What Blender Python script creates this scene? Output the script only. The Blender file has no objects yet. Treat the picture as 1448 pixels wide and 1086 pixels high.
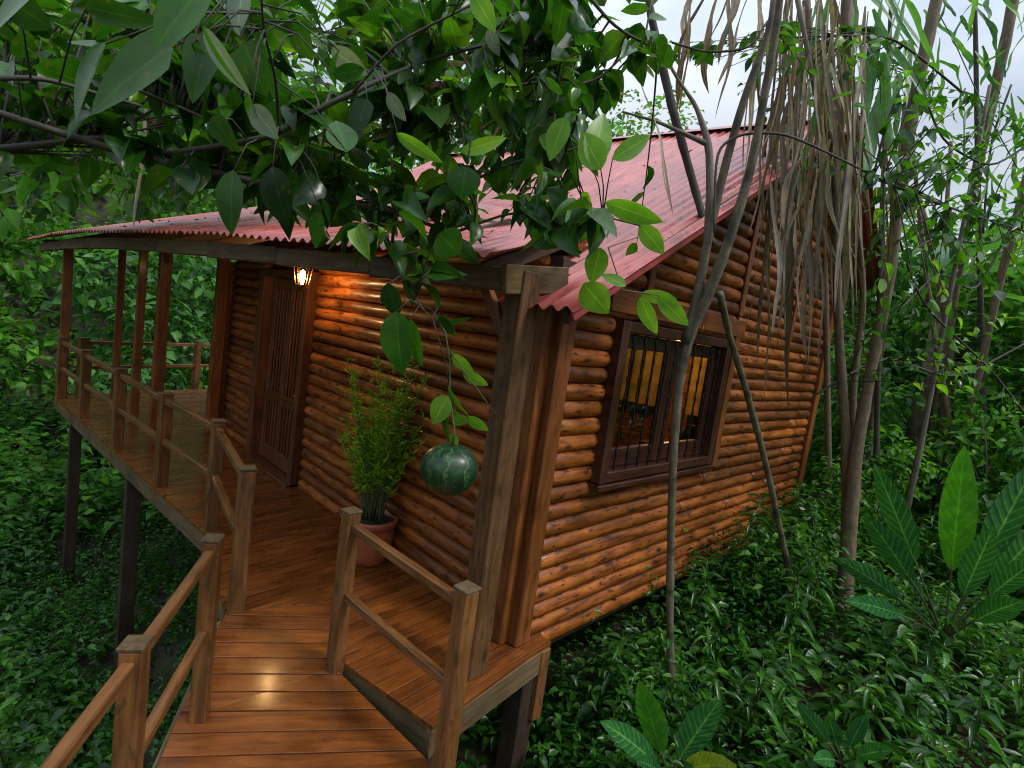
import bpy, math, random
import numpy as np
from mathutils import Vector, Matrix
PI=math.pi
R=math.radians
SC=bpy.context.scene
COL=SC.collection
random.seed(7)
rng=np.random.default_rng(7)

# ------------------------------------------------------------------ camera, sky, sun, exposure
CO=Vector((2.275,-2.579,2.124)); YAW,PIT,ROL=R(134.982),R(6.068),R(7.868); FPX=751.0
_f=Vector((math.cos(YAW)*math.cos(PIT),math.sin(YAW)*math.cos(PIT),-math.sin(PIT)))
_r0=Vector((math.sin(YAW),-math.cos(YAW),0)); _u0=_r0.cross(_f)
_r=math.cos(ROL)*_r0+math.sin(ROL)*_u0; _u=-math.sin(ROL)*_r0+math.cos(ROL)*_u0
cd=bpy.data.cameras.new('camera'); cam=bpy.data.objects.new('camera',cd); COL.objects.link(cam)
cam.matrix_world=Matrix(((_r.x,_u.x,-_f.x,CO.x),(_r.y,_u.y,-_f.y,CO.y),(_r.z,_u.z,-_f.z,CO.z),(0,0,0,1)))
cd.sensor_width=36; cd.lens=FPX*36/1448; cd.clip_start=0.05; cd.clip_end=900
cd.dof.use_dof=False; cd.dof.focus_distance=4.5; cd.dof.aperture_fstop=14
SC.camera=cam
def at(x,y,d):
    """world point seen at photo pixel (x,y) at depth d metres in front of the standpoint"""
    return CO+(_f*FPX+_r*(x-724)-_u*(y-543))*(d/FPX)

SUN_EL,SUN_AZ=R(52),R(20)      # azimuth measured from +X towards +Y
w=bpy.data.worlds.new('World'); SC.world=w; w.use_nodes=True
nt=w.node_tree; N=nt.nodes; L=nt.links; N.clear()
o=N.new('ShaderNodeOutputWorld'); bg=N.new('ShaderNodeBackground'); bg.inputs[1].default_value=0.115
sky=N.new('ShaderNodeTexSky'); sky.sky_type='NISHITA'; sky.sun_disc=False
sky.sun_elevation=SUN_EL; sky.sun_rotation=PI/2-SUN_AZ; sky.air_density=1.2; sky.dust_density=2.0
tc=N.new('ShaderNodeTexCoord'); mp=N.new('ShaderNodeMapping'); mp.inputs['Scale'].default_value=(1,1,2.2); mp.inputs['Location'].default_value=(.35,.2,.0)
ns=N.new('ShaderNodeTexNoise'); ns.inputs['Scale'].default_value=1.7; ns.inputs['Detail'].default_value=7; ns.inputs['Roughness'].default_value=.55
cr=N.new('ShaderNodeValToRGB'); cr.color_ramp.elements[0].position=.36; cr.color_ramp.elements[1].position=.60
cr.color_ramp.elements[0].color=(.25,.25,.25,1)
mx=N.new('ShaderNodeMixRGB'); mx.inputs[2].default_value=(6.0,6.5,7.2,1)
L.new(tc.outputs['Generated'],mp.inputs['Vector']); L.new(mp.outputs[0],ns.inputs['Vector']); L.new(ns.outputs[0],cr.inputs[0])
L.new(cr.outputs[0],mx.inputs[0]); L.new(sky.outputs[0],mx.inputs[1]); sxy=N.new('ShaderNodeSeparateXYZ'); L.new(tc.outputs['Generated'],sxy.inputs[0])
zr=N.new('ShaderNodeMapRange'); zr.inputs['From Min'].default_value=.35; zr.inputs['From Max'].default_value=1.0; zr.inputs['To Min'].default_value=.80; zr.inputs['To Max'].default_value=2.6; L.new(sxy.outputs[2],zr.inputs['Value'])
mu=N.new('ShaderNodeMixRGB'); mu.blend_type='MULTIPLY'; mu.inputs[0].default_value=1; L.new(mx.outputs[0],mu.inputs[1]); L.new(zr.outputs[0],mu.inputs[2]); L.new(mu.outputs[0],bg.inputs[0]); L.new(bg.outputs[0],o.inputs[0])
sd=bpy.data.lights.new('sun','SUN'); sd.energy=1.5; sd.angle=R(10); sd.color=(1,.96,.9)
so=bpy.data.objects.new('sun',sd); COL.objects.link(so)
sv=Vector((math.cos(SUN_EL)*math.cos(SUN_AZ),math.cos(SUN_EL)*math.sin(SUN_AZ),math.sin(SUN_EL)))
so.rotation_euler=sv.to_track_quat('Z','Y').to_euler()
vs=SC.view_settings; vs.view_transform='Standard'; vs.look='None'; vs.gamma=1; vs.use_curve_mapping=False; vs.exposure=0.42
SC.cycles.use_denoising=True; SC.cycles.filter_width=1.1; SC.cycles.pixel_filter_type='BLACKMAN_HARRIS'
SC.cycles.max_bounces=7; SC.cycles.diffuse_bounces=3; SC.cycles.glossy_bounces=3; SC.cycles.transmission_bounces=4; SC.cycles.transparent_max_bounces=6
SC.cycles.sample_clamp_indirect=6

# ------------------------------------------------------------------ object helpers
def tag(o,label=None,cat=None,group=None,kind=None):
    if label: o['label']=label
    if cat: o['category']=cat
    if group: o['group']=group
    if kind: o['kind']=kind
    return o
def empty(name,loc,label,cat,group=None):
    o=bpy.data.objects.new(name,None); COL.objects.link(o); o.location=loc; o.empty_display_size=.1
    return tag(o,label,cat,group)
class MB:
    def __init__(s): s.v=[];s.f=[];s.lc=[];s.sm=[];s.uv=None
    def add(s,vs,fs,lc=None,smooth=False):
        n=len(s.v); s.v+= [tuple(v) for v in vs]; s.f+=[tuple(n+i for i in f) for f in fs]
        s.lc+=[tuple(c) for c in (lc if lc is not None else vs)]; s.sm+=[smooth]*len(fs); return s
    def beam(s,a,b,w,h,up=(0,0,1),ch=.006,z0=0.0):
        """bar from a to b, width w (sideways), height h (along up), chamfered edges"""
        a=Vector(a);b=Vector(b);d=b-a;l=d.length;d.normalize();up=Vector(up)
        sx=d.cross(up); 
        if sx.length<1e-4: sx=d.cross(Vector((1,0,0)))
        sx.normalize(); sy=sx.cross(d).normalized()
        ch=min(ch,w*.3,h*.3); hw,hh=w/2,h/2
        pr=[(-hw+ch,-hh),(hw-ch,-hh),(hw,-hh+ch),(hw,hh-ch),(hw-ch,hh),(-hw+ch,hh),(-hw,hh-ch),(-hw,-hh+ch)]
        off=(random.uniform(0,50),random.uniform(0,50),random.uniform(0,50))
        vs=[];lc=[]
        for t,k in ((0,(max(w-2*ch,.001)/w)),(min(ch,l*.2),1),(l-min(ch,l*.2),1),(l,(max(w-2*ch,.001)/w))):
            for x,y in pr:
                vs.append(a+d*t+sx*x*k+sy*y*k); lc.append((off[0]+t,off[1]+x,off[2]+y))
        fs=[]
        for r_ in range(3):
            for i in range(8):
                j=(i+1)%8; fs.append((r_*8+i,r_*8+j,(r_+1)*8+j,(r_+1)*8+i))
        fs.append(tuple(range(7,-1,-1))); fs.append(tuple(range(24,32)))
        return s.add(vs,fs,lc)
    def box(s,c,sz,rz=0,ch=.004):
        c=Vector(c); dx=Vector((math.cos(rz),math.sin(rz),0))
        return s.beam(c-dx*sz[0]/2,c+dx*sz[0]/2,sz[1],sz[2],(0,0,1),ch)
    def tube(s,pts,rad,n=8,cap=True,jit=0.0,smooth=True):
        pts=[Vector(p) for p in pts]; m=len(pts)
        if not hasattr(rad,'__len__'): rad=[rad]*m
        vs=[];lc=[];off=(random.uniform(0,50),random.uniform(0,50),random.uniform(0,50)); prev=None;ln=0
        for i,p in enumerate(pts):
            t=(pts[min(i+1,m-1)]-pts[max(i-1,0)]); 
            if t.length<1e-7: t=Vector((0,0,1))
            t.normalize()
            if prev is None:
                a=t.cross(Vector((0,0,1))); 
                if a.length<.1: a=t.cross(Vector((1,0,0)))
            else: a=prev-t*prev.dot(t)
            a.normalize(); b=t.cross(a); prev=a
            if i: ln+=(p-pts[i-1]).length
            for k in range(n):
                q=2*PI*k/n; rr=rad[i]*(1+(random.uniform(-jit,jit) if jit else 0))
                vs.append(p+a*math.cos(q)*rr+b*math.sin(q)*rr); lc.append((off[0]+ln,off[1]+math.cos(q)*rad[i],off[2]+math.sin(q)*rad[i]))
        fs=[(i*n+k,i*n+(k+1)%n,(i+1)*n+(k+1)%n,(i+1)*n+k) for i in range(m-1) for k in range(n)]
        if cap: fs.append(tuple(range(n-1,-1,-1))); fs.append(tuple((m-1)*n+k for k in range(n)))
        return s.add(vs,fs,lc,smooth)
    def log(s,a,b,r):
        """round log with rounded, slightly tapered ends and a hand-peeled wobble"""
        a=Vector(a);b=Vector(b);d=b-a;l=d.length
        if l<.05: return s
        d.normalize(); e=min(r*.55,l*.3)
        ts=[0,e*.25,e*.6,e]; k=max(1,int(l/.22)); ts+=[e+(l-2*e)*i/k for i in range(1,k)]+[l-e,l-e*.6,l-e*.25,l]
        rs=[r*.62,r*.83,r*.95,r]+[r*random.uniform(.955,1.035) for i in range(1,k)]+[r,r*.95,r*.83,r*.62]
        wob=[Vector((random.uniform(-1,1),random.uniform(-1,1),random.uniform(-1,1)))*.0025 for _ in ts]
        return s.tube([a+d*t+w_ for t,w_ in zip(ts,wob)],rs,14)
    def prism(s,poly,z0,z1):
        n=len(poly); off=(random.uniform(0,50),random.uniform(0,50))
        vs=[(x,y,z0) for x,y in poly]+[(x,y,z1) for x,y in poly]
        return s.add(vs,[tuple(range(n-1,-1,-1)),tuple(range(n,2*n))]+[(i,(i+1)%n,n+(i+1)%n,n+i) for i in range(n)])
    def lathe(s,prof,c=(0,0,0),n=28,close=False):
        c=Vector(c);vs=[];m=len(prof)
        for r_,z in prof:
            for k in range(n):
                q=2*PI*k/n; vs.append((c.x+r_*math.cos(q),c.y+r_*math.sin(q),c.z+z))
        fs=[(i*n+k,i*n+(k+1)%n,(i+1)*n+(k+1)%n,(i+1)*n+k) for i in range(m-1) for k in range(n)]
        return s.add(vs,fs,None,True)
    def build(s,name,mat,parent=None,origin=None):
        me=bpy.data.meshes.new(name); og=Vector(origin) if origin is not None else Vector((0,0,0))
        if parent is not None and origin is None: og=Vector(parent.matrix_world.translation) if False else WL(parent)
        me.from_pydata([Vector(v)-og for v in s.v],[],s.f)
        at_=me.attributes.new('lc','FLOAT_VECTOR','POINT'); at_.data.foreach_set('vector',np.array(s.lc,dtype=np.float32).ravel())
        me.polygons.foreach_set('use_smooth',s.sm); me.materials.append(mat); me.update()
        o=bpy.data.objects.new(name,me); COL.objects.link(o)
        if parent is not None: o.parent=parent
        if parent is None: o.location=og
        return o
def WL(o):
    v=Vector(o.location); p=o.parent
    while p is not None: v+=Vector(p.location); p=p.parent
    return v

# ------------------------------------------------------------------ materials
def newmat(name):
    m=bpy.data.materials.new(name); m.use_nodes=True; t=m.node_tree; t.nodes.clear()
    out=t.nodes.new('ShaderNodeOutputMaterial'); b=t.nodes.new('ShaderNodeBsdfPrincipled'); t.links.new(b.outputs[0],out.inputs[0])
    return m,t,b,out
def nd(t,typ,**k):
    n=t.nodes.new(typ)
    for a,v in k.items(): setattr(n,a,v)
    return n
def ramp(t,src,stops):
    c=t.nodes.new('ShaderNodeValToRGB'); e=c.color_ramp.elements
    while len(e)<len(stops): e.new(.5)
    for i,(p,col) in enumerate(stops): e[i].position=p; e[i].color=(*col,1) if len(col)==3 else col
    t.links.new(src,c.inputs[0]); return c
def mixc(t,fac,a,b,mode='MIX'):
    m=t.nodes.new('ShaderNodeMixRGB'); m.blend_type=mode
    for i,v in ((0,fac),(1,a),(2,b)):
        if hasattr(v,'is_output') : t.links.new(v,m.inputs[i])
        elif i==0: m.inputs[0].default_value=v
        else: m.inputs[i].default_value=(*v,1)
    return m.outputs[0]
def wood(name,dark,mid,light,rough=.35,coat=.3,spec=.35,fine=0,dash=0,knots=.0,grain=14,tone=.35,bump=.15,grey=0.0):
    m,t,b,out=newmat(name)
    a=nd(t,'ShaderNodeAttribute',attribute_name='lc'); mp=nd(t,'ShaderNodeMapping'); mp.inputs['Scale'].default_value=(1.3,grain,grain)
    t.links.new(a.outputs['Vector'],mp.inputs[0])
    n=nd(t,'ShaderNodeTexNoise'); n.inputs['Scale'].default_value=2.2; n.inputs['Detail'].default_value=6; n.inputs['Roughness'].default_value=.6; n.inputs['Distortion'].default_value=.6
    t.links.new(mp.outputs[0],n.inputs['Vector'])
    c=ramp(t,n.outputs[0],[(.3,dark),(.5,mid),(.72,light)]).outputs[0]
    g=nd(t,'ShaderNodeNewGeometry')
    tr=ramp(t,g.outputs['Random Per Island'],[(0,(1-tone,)*3),(.5,(1,)*3),(1,(1+tone*.6,)*3)])
    c=mixc(t,1,c,tr.outputs[0],'MULTIPLY')
    # broad blotches of wear
    n2=nd(t,'ShaderNodeTexNoise'); n2.inputs['Scale'].default_value=2.3; n2.inputs['Detail'].default_value=4
    t.links.new(a.outputs['Vector'],n2.inputs['Vector'])
    bl=ramp(t,n2.outputs[0],[(.35,(.62,.6,.58)),(.6,(1.08,1.05,1.0))])
    c=mixc(t,.8,c,bl.outputs[0],'MULTIPLY')
    if knots:
        mk=nd(t,'ShaderNodeMapping'); mk.inputs['Scale'].default_value=(4.2,9,9); t.links.new(a.outputs['Vector'],mk.inputs[0])
        vo=nd(t,'ShaderNodeTexVoronoi'); vo.inputs['Scale'].default_value=1.0; t.links.new(mk.outputs[0],vo.inputs['Vector'])
        kr=ramp(t,vo.outputs['Distance'],[(.10,(knots,)*3),(.26,(0,)*3)])
        c=mixc(t,kr.outputs[0],c,(dark[0]*.25,dark[1]*.25,dark[2]*.25))
    if dash:
        md=nd(t,'ShaderNodeMapping'); md.inputs['Scale'].default_value=(11,42,42); t.links.new(a.outputs['Vector'],md.inputs[0])
        n5=nd(t,'ShaderNodeTexNoise'); n5.inputs['Scale'].default_value=1; n5.inputs['Detail'].default_value=2; t.links.new(md.outputs[0],n5.inputs['Vector'])
        d5=ramp(t,n5.outputs[0],[(.61,(0,)*3),(.66,(dash,)*3)]); c=mixc(t,d5.outputs[0],c,(dark[0]*.35,dark[1]*.35,dark[2]*.35))
    if grey:
        n3=nd(t,'ShaderNodeTexNoise'); n3.inputs['Scale'].default_value=5; n3.inputs['Detail'].default_value=6; t.links.new(a.outputs['Vector'],n3.inputs['Vector'])
        gr=ramp(t,n3.outputs[0],[(.42,(0,)*3),(.62,(grey,)*3)])
        c=mixc(t,gr.outputs[0],c,(.11,.09,.055))
    t.links.new(c,b.inputs['Base Color'])
    rr=ramp(t,n2.outputs[0],[(.3,(rough*.75,)*3),(.7,(min(1,rough*1.5),)*3)]); t.links.new(rr.outputs[0],b.inputs['Roughness'])
    b.inputs['Coat Weight'].default_value=coat; b.inputs['Coat Roughness'].default_value=.14; b.inputs['Specular IOR Level'].default_value=spec
    bp=nd(t,'ShaderNodeBump'); bp.inputs['Strength'].default_value=bump; bp.inputs['Distance'].default_value=.01
    t.links.new(n.outputs[0],bp.inputs['Height']); t.links.new(bp.outputs[0],b.inputs['Normal'])
    if fine:
        nf=nd(t,'ShaderNodeTexNoise'); nf.inputs['Scale'].default_value=16; nf.inputs['Detail'].default_value=3; t.links.new(a.outputs['Vector'],nf.inputs['Vector'])
        b2=nd(t,'ShaderNodeBump'); b2.inputs['Strength'].default_value=fine; b2.inputs['Distance'].default_value=.012; t.links.new(nf.outputs[0],b2.inputs['Height']); t.links.new(bp.outputs[0],b2.inputs['Normal']); t.links.new(b2.outputs[0],b.inputs['Normal'])
    return m
def plain(name,col,rough=.5,metal=0,var=.25,scale=12,coat=0,emit=None,es=0,bump=0):
    m,t,b,out=newmat(name)
    tcn=nd(t,'ShaderNodeTexCoord'); n=nd(t,'ShaderNodeTexNoise'); n.inputs['Scale'].default_value=scale; n.inputs['Detail'].default_value=5
    t.links.new(tcn.outputs['Object'],n.inputs['Vector'])
    c=ramp(t,n.outputs[0],[(.3,tuple(x*(1-var) for x in col)),(.7,tuple(min(1,x*(1+var)) for x in col))])
    t.links.new(c.outputs[0],b.inputs['Base Color']); b.inputs['Roughness'].default_value=rough; b.inputs['Metallic'].default_value=metal; b.inputs['Coat Weight'].default_value=coat
    if bump:
        bp=nd(t,'ShaderNodeBump'); bp.inputs['Strength'].default_value=bump; bp.inputs['Distance'].default_value=.02; t.links.new(n.outputs[0],bp.inputs['Height']); t.links.new(bp.outputs[0],b.inputs['Normal'])
    if emit: b.inputs['Emission Color'].default_value=(*emit,1); b.inputs['Emission Strength'].default_value=es
    return m
def leafmat(name,cols,trans=.35,rough=.35,spots=.0,spec=.38,veins=0,back=None,streak=0,rib=(1.7,1.5,1.6)):
    """cols: ramp over per-leaf random"""
    m,t,b,out=newmat(name)
    g=nd(t,'ShaderNodeNewGeometry')
    k=len(cols); c=ramp(t,g.outputs['Random Per Island'],[(i/(k-1),cc) for i,cc in enumerate(cols)]).outputs[0]
    a=nd(t,'ShaderNodeAttribute',attribute_name='lc')   # x along the leaf 0..1, y across -1..1
    sx=nd(t,'ShaderNodeSeparateXYZ'); t.links.new(a.outputs['Vector'],sx.inputs[0])
    ab=nd(t,'ShaderNodeMath',operation='ABSOLUTE'); t.links.new(sx.outputs[1],ab.inputs[0])
    mr=ramp(t,ab.outputs[0],[(.03,(1,)*3),(.09,(0,)*3)])
    vc=mixc(t,1,c,rib,'MULTIPLY'); c2=mixc(t,mr.outputs[0],c,vc)
    if veins:
        # side veins: stripes slanting forward from the midrib
        ad=nd(t,'ShaderNodeMath',operation='MULTIPLY_ADD'); t.links.new(ab.outputs[0],ad.inputs[0]); ad.inputs[1].default_value=-.16; t.links.new(sx.outputs[0],ad.inputs[2])
        ml=nd(t,'ShaderNodeMath',operation='MULTIPLY'); t.links.new(ad.outputs[0],ml.inputs[0]); ml.inputs[1].default_value=veins*2*PI
        sn=nd(t,'ShaderNodeMath',operation='SINE'); t.links.new(ml.outputs[0],sn.inputs[0])
        vr=ramp(t,sn.outputs[0],[(.62,(0,)*3),(1,(.5,)*3)]); c2=mixc(t,vr.outputs[0],c2,vc)
        bp=nd(t,'ShaderNodeBump'); bp.inputs['Strength'].default_value=.2; bp.inputs['Distance'].default_value=.01; bp.invert=True
        t.links.new(sn.outputs[0],bp.inputs['Height']); t.links.new(bp.outputs[0],b.inputs['Normal'])
    tcv=nd(t,'ShaderNodeTexCoord'); nv=nd(t,'ShaderNodeTexNoise'); nv.inputs['Scale'].default_value=14; nv.inputs['Detail'].default_value=3; t.links.new(tcv.outputs['Object'],nv.inputs['Vector'])
    bl=ramp(t,nv.outputs[0],[(.35,(.72,.78,.8)),(.65,(1.22,1.12,.9))]); c2=mixc(t,1,c2,bl.outputs[0],'MULTIPLY')
    if streak:
        ms_=nd(t,'ShaderNodeMapping'); ms_.inputs['Scale'].default_value=(1.2,streak,1); t.links.new(a.outputs['Vector'],ms_.inputs[0])
        n4=nd(t,'ShaderNodeTexNoise',noise_dimensions='4D'); n4.inputs['Scale'].default_value=1.6; n4.inputs['Detail'].default_value=5; t.links.new(ms_.outputs[0],n4.inputs['Vector'])
        w4=nd(t,'ShaderNodeMath',operation='MULTIPLY'); w4.inputs[1].default_value=60; t.links.new(g.outputs['Random Per Island'],w4.inputs[0]); t.links.new(w4.outputs[0],n4.inputs['W'])
        s4=ramp(t,n4.outputs[0],[(.35,(.35,.33,.3)),(.5,(.9,.9,.9)),(.68,(1.5,1.5,1.5))]); c2=mixc(t,1,c2,s4.outputs[0],'MULTIPLY')
    if spots:
        tcn=nd(t,'ShaderNodeTexCoord'); n=nd(t,'ShaderNodeTexNoise'); n.inputs['Scale'].default_value=35; n.inputs['Detail'].default_value=3
        t.links.new(tcn.outputs['Object'],n.inputs['Vector'])
        sr=ramp(t,n.outputs[0],[(.62,(0,)*3),(.72,(spots,)*3)]); c2=mixc(t,sr.outputs[0],c2,(.12,.10,.02))
    if back: c2=mixc(t,g.outputs['Backfacing'],c2,back)
    t.links.new(c2,b.inputs['Base Color']); b.inputs['Roughness'].default_value=rough; b.inputs['Specular IOR Level'].default_value=spec
    tr=nd(t,'ShaderNodeBsdfTranslucent'); tcol=mixc(t,1,c2,(1.8,1.9,.55),'MULTIPLY'); t.links.new(tcol,tr.inputs[0])
    ms=nd(t,'ShaderNodeMixShader'); ms.inputs[0].default_value=trans
    t.links.new(b.outputs[0],ms.inputs[1]); t.links.new(tr.outputs[0],ms.inputs[2]); t.links.new(ms.outputs[0],out.inputs[0])
    return m
M={}
M['log']=wood('log varnish',(.065,.017,.003),(.225,.064,.008),(.36,.120,.015),rough=.46,coat=.13,spec=.3,knots=.9,grain=9,tone=.45,bump=.35,fine=.3,dash=.85)
M['board']=wood('board varnish',(.08,.025,.006),(.17,.055,.011),(.25,.09,.02),rough=.45,coat=.08,spec=.3,knots=.4,tone=.25)
M['darkwood']=wood('dark joinery',(.022,.007,.004),(.045,.014,.008),(.07,.022,.012),rough=.35,coat=.25,tone=.15)
M['doorwood']=wood('door wood',(.05,.016,.006),(.10,.032,.010),(.15,.052,.017),rough=.4,coat=.15,tone=.15)
M['deck']=wood('deck boards',(.09,.027,.006),(.15,.046,.009),(.21,.068,.014),rough=.27,coat=.32,fine=.08,dash=.2,knots=.35,grain=11,tone=.28,bump=.12)
M['rail']=wood('rail wood',(.065,.026,.008),(.14,.058,.016),(.215,.095,.028),dash=.5,rough=.40,coat=.1,knots=.5,tone=.2,grey=.10)
M['weathered']=wood('weathered beam',(.055,.034,.014),(.105,.068,.028),(.16,.108,.048),rough=.7,coat=0,tone=.2,grey=.22,bump=.35)
M['post']=wood('worn brown post',(.05,.023,.008),(.098,.046,.015),(.15,.075,.028),rough=.55,coat=.03,knots=.6,tone=.1,grey=.05,dash=.5,bump=.3)
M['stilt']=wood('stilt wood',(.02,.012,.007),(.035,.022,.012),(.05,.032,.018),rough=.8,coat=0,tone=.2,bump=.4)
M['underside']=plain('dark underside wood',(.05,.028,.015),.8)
M['iron']=plain('wrought iron',(.015,.013,.012),.35,.6)
M['brass']=plain('aged brass',(.45,.26,.07),.3,1)
M['terracotta']=plain('terracotta',(.26,.070,.026),.42,0,.25,9,coat=.3,bump=.1)
M['soil']=plain('potting soil',(.02,.013,.008),.95,0,.5,60,bump=.8)
def glassmat():
    m,t,b,out=newmat('window glass'); 
    gl=nd(t,'ShaderNodeBsdfGlossy'); gl.inputs['Roughness'].default_value=.03; gl.inputs[0].default_value=(.9,.9,.9,1)
    tr=nd(t,'ShaderNodeBsdfTransparent'); tr.inputs[0].default_value=(.80,.78,.70,1)
    fr=nd(t,'ShaderNodeLayerWeight'); pw=nd(t,'ShaderNodeMath',operation='POWER'); pw.inputs[1].default_value=5; t.links.new(fr.outputs['Facing'],pw.inputs[0]); sc_=nd(t,'ShaderNodeMath',operation='MULTIPLY_ADD'); sc_.inputs[1].default_value=.9; sc_.inputs[2].default_value=.07; t.links.new(pw.outputs[0],sc_.inputs[0])
    ms=nd(t,'ShaderNodeMixShader'); t.links.new(sc_.outputs[0],ms.inputs[0]); t.links.new(tr.outputs[0],ms.inputs[1]); t.links.new(gl.outputs[0],ms.inputs[2]); t.links.new(ms.outputs[0],out.inputs[0])
    return m
M['glass']=glassmat()
M['lampglass']=plain('lit lamp glass',(.9,.6,.25),.3,0,.1,5,emit=(1,.55,.16),es=2.0)
M['bulb']=plain('lit bulb',(1,.8,.5),.3,0,.05,5,emit=(1,.72,.32),es=60)
def tinmat():
    m,t,b,out=newmat('painted corrugated tin')
    a=nd(t,'ShaderNodeAttribute',attribute_name='lc'); mp=nd(t,'ShaderNodeMapping'); mp.inputs['Scale'].default_value=(7,.8,1); t.links.new(a.outputs['Vector'],mp.inputs[0])
    n=nd(t,'ShaderNodeTexNoise'); n.inputs['Scale'].default_value=1.6; n.inputs['Detail'].default_value=7; n.inputs['Roughness'].default_value=.65; t.links.new(mp.outputs[0],n.inputs['Vector'])
    c=ramp(t,n.outputs[0],[(.30,(.26,.036,.028)),(.5,(.41,.078,.064)),(.68,(.55,.17,.145))]).outputs[0]
    n2=nd(t,'ShaderNodeTexNoise'); n2.inputs['Scale'].default_value=1.1; n2.inputs['Detail'].default_value=8; n2.inputs['Roughness'].default_value=.7; t.links.new(a.outputs['Vector'],n2.inputs['Vector'])
    r2=ramp(t,n2.outputs[0],[(.40,(.72,.66,.62)),(.55,(1,1,1))]); c=mixc(t,.9,c,r2.outputs[0],'MULTIPLY')
    # chipped and mossy flecks
    n3=nd(t,'ShaderNodeTexNoise'); n3.inputs['Scale'].default_value=9; n3.inputs['Detail'].default_value=8; n3.inputs['Roughness'].default_value=.7; t.links.new(a.outputs['Vector'],n3.inputs['Vector'])
    r3=ramp(t,n3.outputs[0],[(.62,(0,)*3),(.69,(.8,)*3)]); c=mixc(t,r3.outputs[0],c,(.06,.03,.02))
    # the individual sheets
    sx=nd(t,'ShaderNodeSeparateXYZ'); t.links.new(a.outputs['Vector'],sx.inputs[0])
    dv=nd(t,'ShaderNodeMath',operation='MULTIPLY'); dv.inputs[1].default_value=1/.836; t.links.new(sx.outputs[0],dv.inputs[0])
    fl=nd(t,'ShaderNodeMath',operation='FLOOR'); t.links.new(dv.outputs[0],fl.inputs[0])
    wn=nd(t,'ShaderNodeTexWhiteNoise',noise_dimensions='1D'); t.links.new(fl.outputs[0],wn.inputs['W'])
    rs=ramp(t,wn.outputs['Value'],[(0,(.82,.8,.8)),(1,(1.12,1.12,1.12))]); c=mixc(t,1,c,rs.outputs[0],'MULTIPLY')
    t.links.new(c,b.inputs['Base Color'])
    def mth(op,a_,b_=None,c_=None):
        q=nd(t,'ShaderNodeMath',operation=op)
        for i_,v_ in enumerate((a_,b_,c_)):
            if v_ is None: continue
            if hasattr(v_,'is_output'): t.links.new(v_,q.inputs[i_])
            else: q.inputs[i_].default_value=v_
        return q.outputs[0]
    fx=mth('MULTIPLY',mth('SUBTRACT',mth('FRACT',mth('DIVIDE',sx.outputs[0],.152)),.5),.152)
    fy=mth('MULTIPLY',mth('SUBTRACT',mth('FRACT',mth('DIVIDE',sx.outputs[2],1.62)),.09),1.62)
    dd=mth('SQRT',mth('ADD',mth('MULTIPLY',fx,fx),mth('MULTIPLY',fy,fy)))
    dr_=ramp(t,dd,[(.012,(.9,)*3),(.02,(0,)*3)]); c=mixc(t,dr_.outputs[0],c,(.03,.015,.012))
    lap=mth('ABSOLUTE',mth('SUBTRACT',mth('FRACT',mth('DIVIDE',sx.outputs[2],2.43)),.5)); lr=ramp(t,lap,[(.002,(.75,)*3),(.006,(0,)*3)]); c=mixc(t,lr.outputs[0],c,(.08,.02,.015))
    t.links.new(c,b.inputs['Base Color'])
    rr=ramp(t,n.outputs[0],[(.3,(.2,)*3),(.7,(.42,)*3)]); t.links.new(rr.outputs[0],b.inputs['Roughness']); b.inputs['Specular IOR Level'].default_value=.8
    bp=nd(t,'ShaderNodeBump'); bp.inputs['Strength'].default_value=.25; bp.inputs['Distance'].default_value=.01; t.links.new(n2.outputs[0],bp.inputs['Height']); t.links.new(bp.outputs[0],b.inputs['Normal'])
    return m
M['tin']=tinmat()
def barkmat(name,dark,light,rings=0,moss=.3,green=None):
    m,t,b,out=newmat(name)
    a=nd(t,'ShaderNodeAttribute',attribute_name='lc'); mp=nd(t,'ShaderNodeMapping'); mp.inputs['Scale'].default_value=(6,30,30); t.links.new(a.outputs['Vector'],mp.inputs[0])
    n=nd(t,'ShaderNodeTexNoise'); n.inputs['Scale'].default_value=1.5; n.inputs['Detail'].default_value=6; n.inputs['Roughness'].default_value=.65; t.links.new(mp.outputs[0],n.inputs['Vector'])
    c=ramp(t,n.outputs[0],[(.3,dark),(.7,light)]).outputs[0]
    n2=nd(t,'ShaderNodeTexNoise'); n2.inputs['Scale'].default_value=6; n2.inputs['Detail'].default_value=5; t.links.new(a.outputs['Vector'],n2.inputs['Vector'])
    r2=ramp(t,n2.outputs[0],[(.5,(0,)*3),(.62,(moss,)*3)]); c=mixc(t,r2.outputs[0],c,green or (.05,.07,.02))
    if rings:
        sx=nd(t,'ShaderNodeSeparateXYZ'); t.links.new(a.outputs['Vector'],sx.inputs[0])
        ad=nd(t,'ShaderNodeMath',operation='MULTIPLY_ADD'); t.links.new(n2.outputs[0],ad.inputs[0]); ad.inputs[1].default_value=.03; t.links.new(sx.outputs[0],ad.inputs[2])
        ml=nd(t,'ShaderNodeMath',operation='MULTIPLY'); ml.inputs[1].default_value=rings; t.links.new(ad.outputs[0],ml.inputs[0])
        fr=nd(t,'ShaderNodeMath',operation='FRACT'); t.links.new(ml.outputs[0],fr.inputs[0])
        r3=ramp(t,fr.outputs[0],[(.0,(.6,)*3),(.05,(.0,)*3),(.94,(0,)*3),(1,(.3,)*3)]); c=mixc(t,r3.outputs[0],c,(dark[0]*.4,dark[1]*.4,dark[2]*.4))
    t.links.new(c,b.inputs['Base Color']); b.inputs['Roughness'].default_value=.75
    bp=nd(t,'ShaderNodeBump'); bp.inputs['Strength'].default_value=.5; bp.inputs['Distance'].default_value=.01; t.links.new(n.outputs[0],bp.inputs['Height']); t.links.new(bp.outputs[0],b.inputs['Normal'])
    return m
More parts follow.
